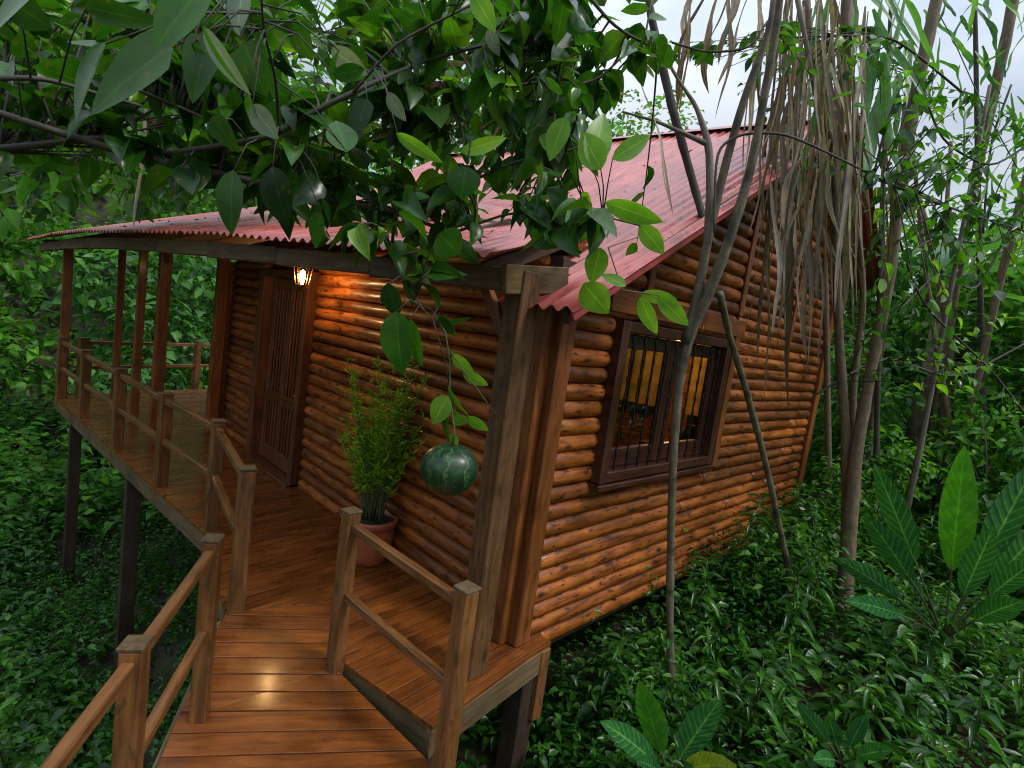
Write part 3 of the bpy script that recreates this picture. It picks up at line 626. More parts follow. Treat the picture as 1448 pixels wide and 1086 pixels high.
for i in range(n_+1):
    x=-3.2+2.5*i/n_+(.3 if i>44 else 0); y=5.25+.05*math.sin(i*.9)+.02*math.sin(i*2.3)
    vs_+=[(x,y,1.15),(x,y,2.62)]
mb.add(vs_,[(2*i,2*i+2,2*i+3,2*i+1) for i in range(n_) if i!=44],None,True); mb.build('cloth',plain('mustard cloth',(.26,.16,.03),.8,0,.55,4),CU)
PL=empty('pendant_lamp',(-1.4,4.3,2.69),'warm ceiling lamp glowing inside the cabin room','lamp')
mb=MB(); mb.lathe([(.0,0),(.05,0),(.05,-.02),(.008,-.025),(.008,-.25),(.03,-.27),(.14,-.4),(.135,-.4),(.025,-.275)],(-1.4,4.3,2.69),24); mb.build('lamp_shade',M['brass'],PL)
mb=MB(); mb.lathe([(0,-.40),(.02,-.395),(.035,-.36),(.03,-.32),(.012,-.29),(0,-.285)],(-1.4,4.3,2.69),14); mb.build('bulb',M['bulb'],PL)
def lamp(loc,energy,col,rad,parent=None,name='lamp_light'):
    l=bpy.data.lights.new(name,'POINT'); l.energy=energy; l.color=col; l.shadow_soft_size=rad
    o_=bpy.data.objects.new(name,l); COL.objects.link(o_); 
    if parent: o_.parent=parent; o_.location=Vector(loc)-WL(parent)
    else: o_.location=loc
    return o_
lamp((-1.4,4.3,2.2),34,(1,.56,.18),.08,PL)

# ---- lantern beside the door
LX,LY,LZ=-2.86,-.45,2.335
LN=empty('wall_lantern',(LX,LY,LZ),'small lit glass lantern hanging by the right side of the door','lantern')
mb=MB(); mb.tube([(LX-.05,-.06,LZ+.14),(LX-.04,-.14,LZ+.30),(LX-.02,-.30,LZ+.35),(LX,LY,LZ+.30),(LX,LY,LZ+.20)],.009,8); mb.build('bracket',M['iron'],LN)
mb=MB(); n6=6
mb.lathe([(0,.215),(.02,.21),(.03,.17),(.10,.10),(.105,.09),(.09,.09)],(LX,LY,LZ),6); mb.lathe([(0,-.135),(.012,-.13),(.02,-.115),(.062,-.10),(.062,-.085),(0,-.085)],(LX,LY,LZ),6)
for k in range(6):
    q=2*PI*k/6; c_,s_=math.cos(q),math.sin(q); mb.tube([(LX+.060*c_,LY+.060*s_,LZ-.09),(LX+.088*c_,LY+.088*s_,LZ+.09)],.005,5)
mb.build('frame',M['brass'],LN)
mb=MB(); mb.lathe([(.012,-.08),(.022,-.03),(.028,.01),(.02,.04),(0,.06)],(LX,LY,LZ),14); mb.build('bulb',M['bulb'],LN)
lamp((LX,LY-.005,LZ-.02),44,(1,.55,.2),.045,LN)

# ------------------------------------------------------------------ railings
def railing(name,pts,label,gps=None,h=.97,zf=flat,ps=.10,extra_top=.0,rails=(.90,.48),mat='rail',sizes=None,caps=True,rw=.052):
    E=empty(name,(pts[0][0],pts[0][1],zf(*pts[0][:2])),label,'railing',gps)
    for i,p in enumerate(pts):
        z0=zf(*p[:2]); s_=ps if sizes is None else sizes[i]
        nx_=pts[min(i+1,len(pts)-1)]; pv=pts[max(i-1,0)]; rz=math.atan2(nx_[1]-pv[1],nx_[0]-pv[0])
        mb=MB(); mb.beam((p[0],p[1],z0-.2 if False else z0-.12),(p[0],p[1],z0+h),s_,s_,(-math.sin(rz),math.cos(rz),0),.007); po=mb.build('post',M[mat],E)
        if caps: mb=MB(); mb.beam((p[0],p[1],z0+h+.0005),(p[0],p[1],z0+h+.016),s_+.008,s_+.008,(-math.sin(rz),math.cos(rz),0),.003); mb.build('post_cap',M['weathered'],po)
    for a,b in zip(pts[:-1],pts[1:]):
        for rh in rails:
            za,zb_=zf(*a[:2])+rh,zf(*b[:2])+rh; A=Vector((a[0],a[1],za));B=Vector((b[0],b[1],zb_)); d=(B-A).normalized()
            mb=MB(); mb.beam(A+d*ps*.42,B-d*ps*.42,rw,rw*1.15,(0,0,1),.006); mb.build('rail',M[mat],E)
    return E
LPST=[(-8.80,-1.72),(-7.25,-1.58),(-5.56,-1.42),(-3.95,-1.27),(-2.66,-1.14)]
railing('deck_railing',LPST+[(-1.27,-1.35)],'long two bar wooden railing along the left edge of the deck','wooden railings of the deck and walkway',sizes=[.12,.115,.115,.11,.10,.095])
railing('deck_railing',[(-8.98,-1.45),(-9.78,.44),(-10.5,2.5)],'far two bar railing across the end of the balcony','wooden railings of the deck and walkway',ps=.11)
# walkway
rampdir=Vector((.857,-.515)); rs0=(-1.25,-1.42)
def rampz(x,y): 
    d=(x+1.16)*rampdir.x+(y+1.09)*rampdir.y; return -.066*max(0,min(d,2.2))-.004
WK=empty('walkway',(-1.2,-1.2,0),'sloping boardwalk of glossy brown planks leading up to the deck','walkway')
wl=[dC,dD,dE,(.42,-.985),(1.25,-1.25),(2.6,-2.2),(1.9,-3.4)]
# left edge continues from dC towards camera
wpoly=[dC,(-.49,-1.86),(-.13,-2.02),(1.6,-3.0),(3.0,-2.0),(1.0,-.95),(.40,-.93),(-.42,-1.04),dD]
mb=MB()
pa=[[dC,(-.49,-1.86),(-.42,-1.045),dD],[(-.49,-1.86),(-.13,-2.05),(.40,-.955),(-.42,-1.045)],[(-.13,-2.05),(1.5,-3.0),(2.7,-2.0),(.72,-1.02),(.40,-.955)]]
planks(mb,pa,R(57),.135,.010,rampz,th=.035,maxlen=9)
mb.build('planks',M['deck'],WK)
mb=MB()
for a,b in ((dC,(-.13,-2.05)),((-.13,-2.05),(1.5,-3.0)),((.44,-1.0),(2.7,-2.05))):
    A=Vector((*a,rampz(*a)-.13));B=Vector((*b,rampz(*b)-.13)); nrm=Vector((0,0,1)).cross(B-A).normalized()*(-.02); mb.beam(A+nrm,B+nrm,.04,.18)
mb.build('side_beam',M['weathered'],WK)
railing('walkway_railing',[(-.455,-1.765),(.20,-2.185),(1.35,-2.93)],'near two bar railing on the left side of the boardwalk','wooden railings of the deck and walkway',zf=rampz,h=.955,sizes=[.08,.078,.08],rw=.044)
RR=railing('walkway_railing',[(-.415,-1.05),(.545,-.955)],'short two bar railing right of the boardwalk in front of the corner post','wooden railings of the deck and walkway',zf=lambda x,y:rampz(x,y)+0*x,h=.98,sizes=[.085,.088],rw=.046)

# ------------------------------------------------------------------ foliage tools (numpy)
def leaf_template(kind='ovate',nu=5,fold=.25,droop=.25):
    """unit leaf along +X, blade width 1 at widest is scaled later; returns verts (n,3), faces, lc"""
    us=np.linspace(0,1,nu+1)
    if kind=='ovate': wd=np.sin(np.pi*us**.8)**.8
    elif kind=='lance': wd=np.sin(np.pi*us**.9)**1.0
    elif kind=='heart': wd=np.sin(np.pi*(us*.93+.07)**.62)**.75
    elif kind=='round': wd=np.sin(np.pi*us)**.55
    elif kind=='strip': wd=np.clip(np.minimum(us*6,1)*(1-us**3),0,1)
    wd[0]=.02;wd[-1]=.02
    V=[];Lc=[]
    for u_,w_ in zip(us,wd):
        z=-droop*u_*u_
        for c_ in (-1,0,1): V.append((u_,c_*w_*.5,z+abs(c_)*w_*fold*.5)); Lc.append((u_,c_*1.0,0))
    F=[]
    for i in range(nu):
        for c_ in (0,1): F.append((i*3+c_,(i+1)*3+c_,(i+1)*3+c_+1,i*3+c_+1))
    return np.array(V),np.array(F),np.array(Lc)
def norm(a): return a/np.maximum(np.linalg.norm(a,axis=-1,keepdims=True),1e-9)
def leaves(P,D,U,Ln,Wd,tpl,name,mat,parent=None,origin=None,extra=None):
    """P base points, D directions, U up hints, Ln lengths, Wd widths -> one mesh of many leaves"""
    P=np.asarray(P,float);D=norm(np.asarray(D,float));U=np.asarray(U,float); n=len(P)
    S=norm(np.cross(U,D)); Z=np.cross(D,S)
    V,F,Lc=tpl; Ln=np.asarray(Ln).reshape(n,1,1);Wd=np.asarray(Wd).reshape(n,1,1)
    zk=np.random.default_rng(n).uniform(-.2,2.3,(n,1,1)); wk=1+.16*np.sin(V[None,:,0:1]*9+zk*7)*(V[None,:,1:2]>0)
    W_=P[:,None,:]+V[None,:,0:1]*Ln*D[:,None,:]+V[None,:,1:2]*Wd*wk*S[:,None,:]+V[None,:,2:3]*Ln*zk*Z[:,None,:]
    VV=W_.reshape(-1,3); FF=(F[None]+(np.arange(n)*len(V))[:,None,None]).reshape(-1,4); LL=np.tile(Lc,(n,1))
    og=Vector(origin) if origin is not None else (WL(parent) if parent is not None else Vector((0,0,0)))
    VV=VV-np.array(og)[None]
    me=bpy.data.meshes.new(name); me.vertices.add(len(VV)); me.vertices.foreach_set('co',VV.astype(np.float32).ravel())
    me.loops.add(FF.size); me.loops.foreach_set('vertex_index',FF.ravel().astype(np.int32)); me.polygons.add(len(FF))
    me.polygons.foreach_set('loop_start',(np.arange(len(FF))*4).astype(np.int32)); me.polygons.foreach_set('use_smooth',np.ones(len(FF),bool))
    me.update(calc_edges=True); a_=me.attributes.new('lc','FLOAT_VECTOR','POINT'); a_.data.foreach_set('vector',LL.astype(np.float32).ravel())
    me.materials.append(mat); o_=bpy.data.objects.new(name,me); COL.objects.link(o_)
    if parent is not None: o_.parent=parent
    else: o_.location=og
    return o_
TP={k:leaf_template(k) for k in ('ovate','lance','heart','round')}
TP['lo']=leaf_template('ovate',3,.25,.2); TP['lolance']=leaf_template('lance',3,.25,.3); TP['loheart']=leaf_template('heart',3,.2,.25); TP['strip']=leaf_template('strip',8,.3,.1)
TP['big']=leaf_template('lance',14,.22,.35); TP['bigheart']=leaf_template('heart',10,.2,.25); TP['bigov']=leaf_template('ovate',10,.2,.25)
def rdir(n,up=0.0):
    a=rng.uniform(0,2*np.pi,n); z=rng.uniform(-1,1,n)*.6+up; d=np.stack([np.cos(a),np.sin(a),z],-1); return norm(d)
def up_hint(n,s=.45): return norm(np.stack([rng.normal(0,s,n),rng.normal(0,s,n),np.ones(n)],-1))
KEEP_OUT=[(-10.4,.3,-1.7,2.8),(-6.5,.0,-.1,5.6)]
def scatter_sprigs(name,n,xr,yr,label,mat,tpl,leaf=(.05,.10),wr=.45,hgt=(.05,.5),per=7,mask=None,asp=None,droopy=.1):
    """little plants: stems rising from the ground, each with a spray of leaves"""
    x=rng.uniform(*xr,n);y=rng.uniform(*yr,n)
    if mask is not None: k=mask(x,y); x=x[k];y=y[k]
    clump=.5+.5*np.sin(x*1.9+y*.7+n*.01)*np.sin(y*2.3-x*.9+n*.013); k=rng.random(len(x))<(.5+.6*clump if xr[0]<0 else .22+.95*clump); x=x[k];y=y[k]
    n=len(x); z=hz(x,y); H=(.7+.6*clump[k])*rng.uniform(*hgt,n)*(.6+.8*rng.random(n)**2)
    lean=np.stack([rng.normal(0,.28,n),rng.normal(0,.28,n),np.ones(n)],-1)
    P=[];Dd=[];U=[];Ln=[]
    ph=rng.uniform(0,6.28,n)
    for k in range(per):
        s_=(k+1)/per; az=ph+k*2.4
        base=np.stack([x,y,z],-1)+lean*(H*(.35+.65*s_))[:,None]
        d=np.stack([np.cos(az),np.sin(az),rng.uniform(-.35,.35,n)+.25*s_-droopy],-1)
        P.append(base);Dd.append(d);U.append(up_hint(n,.25));Ln.append(rng.uniform(*leaf,n)*(1.15-.45*s_))
    P=np.concatenate(P);Dd=np.concatenate(Dd);U=np.concatenate(U);Ln=np.concatenate(Ln)
    o_=leaves(P,Dd,U,Ln,Ln*wr*rng.uniform(.8,1.2,len(Ln)),tpl,name,mat)
    return tag(o_,label,'undergrowth',kind='stuff')
def blob_points(n,c,rad,shell=.6,noise=.35):
    """points in a lumpy ellipsoid, denser near its surface"""
    d=rdir(n)*1.0; d=norm(rng.normal(0,1,(n,3)))
    rr=(shell+(1-shell)*rng.random(n)**.6)
    lump=1+noise*np.sin(d[:,0]*5+c[0]*3)*np.sin(d[:,1]*4+c[1]*2)+noise*.6*np.sin(d[:,2]*7+c[0])
    return np.array(c)[None]+d*np.array(rad)[None]*(rr*lump)[:,None],d
def tree(name,x,y,h,cr,label,mat='jungle',leaf=.18,n=2600,tpl='loheart',trunk=.12,group='forest trees behind the cabin',lobes=9,cat='tree',low=.25,wr=.7,bark='greybark',hang=.15):
    z=float(hz(x,y)); T_=empty(name,(x,y,z),label,cat,group)
    mb=MB(); top=Vector((x+random.uniform(-.6,.6),y+random.uniform(-.6,.6),z+h*.86)); b0=Vector((x,y,z-.2))
    mid=(b0+top)/2+Vector((random.uniform(-.4,.4),random.uniform(-.4,.4),0))
    pts=[b0*(1-t)**2+mid*2*t*(1-t)+top*t*t for t in np.linspace(0,1,9)]
    mb.tube(pts,[trunk*(1-.8*t) for t in np.linspace(0,1,9)],8,jit=.08)
    cs=[]
    for k in range(lobes):
        zz=z+h*(low+(1-low)*(k+.5)/lobes*.95); q=k*2.4+random.random(); rr=cr*random.uniform(.35,.75)*(1-.35*(k/lobes))
        c=Vector((x+rr*math.cos(q),y+rr*math.sin(q),zz)); cs.append((c,cr*random.uniform(.38,.62)))
        t=min(.95,max(.15,(zz-z)/h-.12)); bp_=b0*(1-t)**2+mid*2*t*(1-t)+top*t*t
        mb.tube([bp_,(bp_+c)/2+Vector((0,0,.15)),c],[trunk*.35,trunk*.22,trunk*.08],6)
    mb.build('trunk',M[bark],T_)
    P=[];O=[]
    tot=sum(r_**2 for c,r_ in cs)
    for c,r_ in cs:
        p,d=blob_points(int(n*r_**2/tot)+1,c,(r_,r_,r_*.8),.55); P.append(p);O.append(d)
    P=np.concatenate(P);O=np.concatenate(O);m=len(P)
    Dd=norm(O*.7+rdir(m)*.8+np.array([0,0,-hang-.25])[None]); U=norm(O*.6+up_hint(m,.5))
    Ln=rng.uniform(.6,1.25,m)*leaf
    leaves(P,Dd,U,Ln,Ln*wr,TP[tpl],'crown',M[mat],T_)
    return T_

# ---- the steep green slope left of and below the deck, and the bank on the right
def house_mask(x,y): return ~((x>-6.3)&(x<-.1)&(y>.3)&(y<5.4))
scatter_sprigs('undergrowth',14000,(-13,2.5),(-8,.6),'low dark green ground cover on the slope below the deck and walkway',M['grover'],TP['lo'],leaf=(.05,.12),wr=.55,hgt=(.08,.5),per=7)
scatter_sprigs('undergrowth',5200,(-13,1.5),(-7,1.2),'taller heart leaved herbs on the slope under the deck railing',M['grover'],TP['loheart'],leaf=(.09,.17),wr=.62,hgt=(.3,.95),per=7,mask=lambda x,y:(y<-1.9+.0*x)|(x<-10.5))
scatter_sprigs('undergrowth',6500,(.12,6.5),(.2,9),'dense green herbs covering the bank beside the cabin side wall',M['grover'],TP['lo'],leaf=(.05,.11),wr=.45,hgt=(.08,.42),per=7)
scatter_sprigs('undergrowth',1000,(.25,6.5),(1.0,10),'lance leaved forest herbs standing above the ground cover on the bank',M['grover'],TP['lolance'],leaf=(.12,.24),wr=.27,hgt=(.25,.6),per=8,droopy=.25)
scatter_sprigs('undergrowth',9000,(-28,-9.5),(-14,14),'bushy green slope rising far beyond the balcony',M['jungle'],TP['loheart'],leaf=(.16,.34),wr=.66,hgt=(.3,1.6),per=7)
scatter_sprigs('undergrowth',6500,(-9,14),(6.5,20),'bushy green slope rising behind the cabin and bamboo',M['jungle'],TP['loheart'],leaf=(.14,.3),wr=.6,hgt=(.3,1.5),per=7)
scatter_sprigs('undergrowth',1100,(.12,1.0),(.35,5.6),'tall weeds crowding the foot of the log side wall',M['grover'],TP['lo'],leaf=(.06,.12),wr=.45,hgt=(.35,.85),per=9)
scatter_sprigs('undergrowth',1500,(.3,6.5),(.3,9),'scattered pale green seedlings among the darker herbs of the bank',M['jungle'],TP['lo'],leaf=(.06,.14),wr=.5,hgt=(.2,.55),per=6)
scatter_sprigs('undergrowth',1200,(-12,0),(-7,-1.7),'scattered brighter seedlings on the slope below the railing',M['jungle'],TP['lo'],leaf=(.07,.14),wr=.55,hgt=(.2,.7),per=6)
scatter_sprigs('undergrowth',5000,(-48,-26),(-30,34),'far green hillside thicket seen under the tree limbs',M['jungle'],TP['loheart'],leaf=(.3,.6),wr=.66,hgt=(.6,3.5),per=7)
scatter_sprigs('undergrowth',330,(.4,6.0),(.6,8),'medium rosettes of wide leaves spread over the bank',M['broadsmall'],TP['bigov'],leaf=(.12,.24),wr=.5,hgt=(.15,.5),per=9,droopy=.15)
scatter_sprigs('undergrowth',420,(.4,6.0),(.6,8),'low arching fern like sprays on the bank',M['fern2'],TP['lolance'],leaf=(.10,.22),wr=.2,hgt=(.25,.65),per=14,droopy=.3)
scatter_sprigs('undergrowth',380,(-12,.5),(-7,-1.9),'medium rosettes of wide leaves on the slope below the railing',M['broadsmall'],TP['bigov'],leaf=(.12,.22),wr=.5,hgt=(.2,.6),per=9,droopy=.15)
scatter_sprigs('undergrowth',900,(-1.3,.3),(.35,5.2),'thin shade herbs growing in under the raised cabin floor',M['grover'],TP['lo'],leaf=(.05,.1),wr=.45,hgt=(.1,.4),per=7)
mb=MB(); rt=random.Random(8)
for i in range(120):
    x,y=rt.uniform(.2,5),rt.uniform(-.3,6.5); a_=rt.uniform(0,6.28); L_=rt.uniform(.15,.8); P=[]
    for k in range(6): q=(k/5-.5)*L_; xx=x+q*math.cos(a_)+rt.uniform(-.02,.02); yy=y+q*math.sin(a_)+rt.uniform(-.02,.02); P.append((xx,yy,float(hz(xx,yy))+.05+rt.uniform(0,.12)))
    mb.tube(P,[.007,.006,.006,.005,.004,.003],5)
tag(mb.build('dead_twigs',M['greybark']),'thin grey dead twigs fallen among the herbs of the bank','fallen twigs',kind='stuff')
# leaf litter
n_=5000; x=rng.uniform(.2,5,n_);y=rng.uniform(-.5,6,n_)
lt=leaves(np.stack([x,y,hz(x,y)+.012],-1),np.stack([rng.normal(0,1,n_),rng.normal(0,1,n_),rng.normal(0,.12,n_)],-1),up_hint(n_,.2),rng.uniform(.04,.12,n_),rng.uniform(.02,.05,n_),TP['lo'],'leaf_litter',M['litter'])
tag(lt,'brown fallen leaves lying on the soil of the bank','leaf litter',kind='stuff')
n_=80; x=rng.uniform(-6.5,.4,n_);y=rng.uniform(.5,3.6,n_); zz=np.array([main_z(a_,b_) for a_,b_ in zip(x,y)])+.012
x2=rng.uniform(-9.2,.0,110); f_=rng.random(110)**1.3; y2=np.array([ye(a_) for a_ in x2])+f_*1.3; z2=np.array([ze(a_) for a_ in x2])+.39*f_*1.3+.012
X_=np.concatenate([x,x2]);Y_=np.concatenate([y,y2]);Z_=np.concatenate([zz,z2]); k=len(X_); dY=rng.normal(0,1,k); dX=rng.normal(0,1,k)
o_=leaves(np.stack([X_,Y_,Z_],-1),np.stack([dX,dY,dY*.5],-1),norm(np.stack([rng.normal(0,.15,k),-.5+rng.normal(0,.15,k),np.ones(k)],-1)),rng.uniform(.03,.07,k),rng.uniform(.015,.03,k),TP['lo'],'roof_litter',M['litter'])
tag(o_,'brown fallen leaves scattered over the red tin roof','leaf litter',kind='stuff')
# ---- trees of the forest, left and rear
FT=[(-14,-7,7.5,2.6,0),(-16,-3.5,9,3.0,1),(-13.5,.5,6.0,2.2,2),(-17,3,10,3.2,0),(-14.5,6,9,3,1),(-19,-8,11,3.4,2),(-12,9,8,2.8,0),(-9.5,10.5,9,3.0,1),(-21,1,12,3.6,0),(-6.5,11.5,7.2,2.7,2),(-3,12.5,6.2,2.5,0),(-17,10,12,3.6,1),(-12,15,11,3.6,2)]
LB=['broad crowned dark green tree left of the balcony at the forest edge','tall leafy tree behind the left corner post of the balcony','low bushy tree directly beyond the far balcony railing','tall dark tree behind the balcony roof','tall spreading tree rising above the balcony roof','great tree at the far left edge on the upper slope','leafy tree behind the left end of the red roof','tall tree behind the ridge left half','highest tree far up the left hillside','rounded tree behind the middle of the roof ridge','low tree just above the right half of the ridge','big tree far behind the balcony roof','big tree far behind the ridge']
for (x,y,h,c,k),lb in zip(FT,LB):
    tree('forest_tree',x,y,h,c,lb,mat=['jungle','jungle','jungle2'][k],leaf=.26,n=int(3600+900*(c-2.5)),tpl=['loheart','lo','loheart'][k],trunk=.16,wr=.66)
RT=[(1.2,9.5,4.4,1.9,0),(3.4,9.0,3.6,1.8,2),(-.6,9.2,4.8,1.9,1),(5.5,11,4.2,2.2,0),(2.4,13,5,2.4,2),(.4,13.5,5.2,2.4,0),(7.5,8,3.6,2.0,1)]
LB2=['bushy tree behind the right corner of the cabin','pale green shrub like tree behind the slim right stems','leafy tree hugging the far corner of the cabin roof','low spreading tree at the right edge','hazy pale tree far behind the right stems','tree far behind the hanging dry leaves','low tree beyond the right edge above the big leaved plant']
for (x,y,h,c,k),lb in zip(RT,LB2):
    tree('forest_tree',x,y,h,c,lb,mat=['jungle','jungle2','jungle2'][k],leaf=.2,n=3200,tpl=['loheart','lo','loheart'][k],trunk=.09,wr=.62,group='low trees beyond the bank')
SH=[(.62,1.9,.75,.38,'grover'),(.75,2.9,.95,.45,'jungle'),(.65,3.8,1.0,.45,'grover'),(.7,4.7,1.15,.5,'jungle'),(1.05,5.6,1.5,.6,'jungle'),(2.3,5.2,1.3,.6,'grover'),(3.3,5.0,1.2,.6,'jungle'),(1.7,6.6,2.0,.8,'jungle'),(2.9,6.8,2.1,.85,'jungle2'),(4.2,6.6,1.9,.8,'jungle'),(.3,7.0,2.4,.85,'jungle'),(3.9,3.6,.8,.45,'grover'),(.55,1.2,.55,.3,'jungle')]
SL=['small shrub pressed against the log wall below the window','bushy shrub at the wall foot beside the mottled stem','dark shrub covering the bottom logs left of the pale trunk','shrub reaching up the log wall near its far corner','tall shrub at the far lower corner of the cabin','dark shrub behind the pale trunk base','bright shrub behind the largest broad leaved plant','tall shrub between the dry stems and the right stems','tallest pale shrub behind the paired right stems','leafy shrub at the right edge behind the broad leaves','shrub rising behind the far cabin corner','low dark shrub at the right edge below the broad leaves','smallest shrub beneath the window at the forked cane']
for (x,y,h,c,m_),lb in zip(SH,SL): tree('shrub',x,y,h,c,lb,mat=m_,leaf=.10 if h<1.3 else .14,n=int(420*h+200),tpl='lo',trunk=.02,lobes=7,cat='shrub',low=.15,wr=.5,group='shrubs on the bank',bark='greybark')
# ---- banana plants behind the right stems
def banana(x,y,h,label,n=9,size=1.7):
    z=float(hz(x,y)); E=empty('banana_plant',(x,y,z),label,'banana plant','banana plants on the right')
    mb=MB(); mb.tube([(x,y,z-.1),(x+.03,y,z+h*.5),(x,y,z+h)],[.12,.09,.06],10); mb.build('trunk',M['canegreen'],E)
    V=[];F=[];Lc=[];tp=leaf_template('ovate',22,.18,0)
    for k in range(n):
        q=k*2.4; el=random.uniform(.5,1.25); L_=size*random.uniform(.8,1.1); d=Vector((math.cos(q),math.sin(q),0)); side=Vector((-math.sin(q),math.cos(q),0)); p=Vector((x,y,z+h)); b_=len(V)
        for i in range(23):
            u_=i/22; ang=el-u_*u_*1.6; p=p+(d*math.cos(ang)+Vector((0,0,1))*math.sin(ang))*(L_/22); nrm=(-d*math.sin(ang)+Vector((0,0,1))*math.cos(ang))
            w_=.5*.42*math.sin(PI*min(1,u_*.97+.02))**.5*(1 if i%5 else .72)
            for c_ in (-1,0,1): V.append(p+side*c_*w_+nrm*abs(c_)*w_*.25); Lc.append((u_,c_,0))
        F+=[(b_+i*3+c_,b_+(i+1)*3+c_,b_+(i+1)*3+c_+1,b_+i*3+c_+1) for i in range(22) for c_ in (0,1)]
    m=MB(); m.add(V,F,Lc,True); m.build('leaves',M['bananaleaf'],E)
M['bananaleaf']=leafmat('banana leaf',[(.05,.16,.06),(.07,.20,.07),(.09,.22,.07)],trans=.35,rough=.3,veins=24)
banana(2.6,8.0,2.4,'tall banana plant with pale leaves behind the paired slim stems'); banana(.9,7.6,3.4,'banana plant rising behind the hanging dry leaves',7,1.9); banana(4.6,9.5,2.2,'smaller banana plant near the right edge',8,1.5)

# ---- slim stems (traced outlines placed at their own distance)
def stem(name,pts,label,mat,group,cat='bamboo',base=True):
    """pts: (px,py,depth,width in px of the photo)"""
    P=[];Rr=[]
    for i in range(len(pts)-1):
        a,b=pts[i],pts[i+1]
        for k in range(6):
            t=k/6; s_=t
            q=[a[j]+(b[j]-a[j])*s_ for j in range(4)]; P.append(at(q[0],q[1],q[2])); Rr.append(q[3]/2*q[2]/FPX)
    q=pts[-1]; P.append(at(*q[:3])); Rr.append(q[3]/2*q[2]/FPX)
    # smooth the joints a little
    for _ in range(4): P=[P[0]]+[(P[i-1]+P[i]*2+P[i+1])/4 for i in range(1,len(P)-1)]+[P[-1]]
    Rr=[r_*.64*(1+.09*((i*7)%5==0)+random.uniform(-.03,.03)) for i,r_ in enumerate(Rr)]
    if base:
        g_=float(hz(P[0].x,P[0].y))-.15
        if P[0].z>g_: P=[Vector((P[0].x,P[0].y,g_))]+P; Rr=[Rr[0]*1.1]+Rr
    E=empty(name,P[0],label,cat,group); mb=MB(); mb.tube(P,Rr,10,jit=.03); mb.build('stem',M[mat],E); return E
def branch_on(E,pts,mat,name='branch'):
    P=[at(*p[:3]) for p in pts]; Q=[];Rr=[]
    for i in range(len(P)-1):
        for k in range(5): t=k/5; Q.append(P[i].lerp(P[i+1],t)); Rr.append((pts[i][3]+(pts[i+1][3]-pts[i][3])*t)/2*pts[i][2]/FPX)
    Q.append(P[-1]); Rr.append(pts[-1][3]/2*pts[-1][2]/FPX)
    for _ in range(3): Q=[Q[0]]+[(Q[i-1]+Q[i]*2+Q[i+1])/4 for i in range(1,len(Q)-1)]+[Q[-1]]
    Rr=[r_*.75 for r_ in Rr]
    mb=MB(); mb.tube(Q,Rr,8,jit=.04); return mb.build(name,M[mat],E)
GS='slim ringed stems beside the cabin'
T1=stem('cane_stem',[(952,1030,4.0,18),(947,900,3.9,16),(948,780,3.8,17),(952,640,3.6,18),(960,540,3.5,20),(975,470,3.4,24),(1000,420,3.3,25),(1030,345,3.2,22),(1062,240,3.1,19),(1080,140,3.0,17),(1100,30,2.9,16),(1108,-60,2.8,15)],'forked cane stem standing before the window, thickest of the near stems','canegreen',GS)
branch_on(T1,[(968,485,3.4,18),(985,425,3.35,19),(1000,345,3.3,17),(1025,235,3.2,16),(1052,140,3.1,15),(1090,40,3.0,13),(1100,-40,3.0,12)],'canegreen')
branch_on(T1,[(1000,345,3.32,14),(1004,270,3.3,14),(1003,205,3.3,14),(985,150,3.3,8),(962,118,3.3,6),(940,80,3.3,5)],'greybark')
branch_on(T1,[(1003,205,3.3,12),(970,190,3.3,9),(930,172,3.35,6),(880,158,3.4,4)],'greybark')
stem('cane_stem',[(1128,870,5.0,12),(1112,790,4.7,13),(1082,650,4.3,13),(1052,540,3.9,14),(1030,470,3.6,14),(1018,415,3.3,16)],'mottled leaning stem crossing the right part of the log wall','mottled',GS)
stem('cane_stem',[(1010,345,3.7,14),(1000,330,3.7,15),(975,240,3.7,17),(955,170,3.6,18),(938,100,3.6,18),(920,20,3.5,16),(910,-50,3.5,15)],'thin near black stem leaning across the red roof','bark',GS,base=False)
stem('cane_stem',[(1192,890,5.1,34),(1200,760,5.1,30),(1210,640,5.0,26),(1232,520,4.9,22),(1255,410,4.8,23),(1272,280,4.7,23),(1293,140,4.6,24),(1322,10,4.5,24),(1335,-50,4.5,24)],'tall pale trunk like stem left of the big leaved plant','cane',GS)
stem('cane_stem',[(1196,880,5.3,24),(1198,640,5.1,20),(1186,480,4.9,18),(1180,320,4.7,19),(1188,160,4.5,20),(1198,0,4.4,22),(1200,-60,4.4,22)],'dry stem wrapped in hanging dead leaves','cane',GS)
stem('cane_stem',[(1213,700,5.4,12),(1204,560,5.3,14),(1222,430,5.2,13),(1215,330,5.1,12),(1150,120,4.7,14),(1140,0,4.6,16)],'thin dry stem just right of the corner board','cane',GS)
GR='slim stems at the right edge'
A_=stem('cane_stem',[(1328,700,8.3,20),(1335,600,8.0,19),(1344,440,7.6,17),(1376,270,7.2,18),(1397,170,7.0,20),(1422,60,6.8,21),(1440,-40,6.7,21)],'longest slim stem near the right edge with a side fork','cane',GR)
branch_on(A_,[(1341,470,7.7,14),(1325,370,7.6,14),(1308,315,7.5,13),(1293,262,7.5,10)],'cane')
stem('cane_stem',[(1356,700,7.6,15),(1368,600,7.4,14),(1398,470,7.1,15),(1418,380,6.9,16),(1440,300,6.7,17),(1470,190,6.5,17)],'outermost slim stem leaving the picture at the right edge','cane',GR)
stem('cane_stem',[(1312,700,8.2,12),(1318,600,8.2,12),(1330,500,8.1,11),(1335,420,8.0,10),(1346,300,8.0,9)],'thinnest short stem left of the forked right stem','cane',GR)
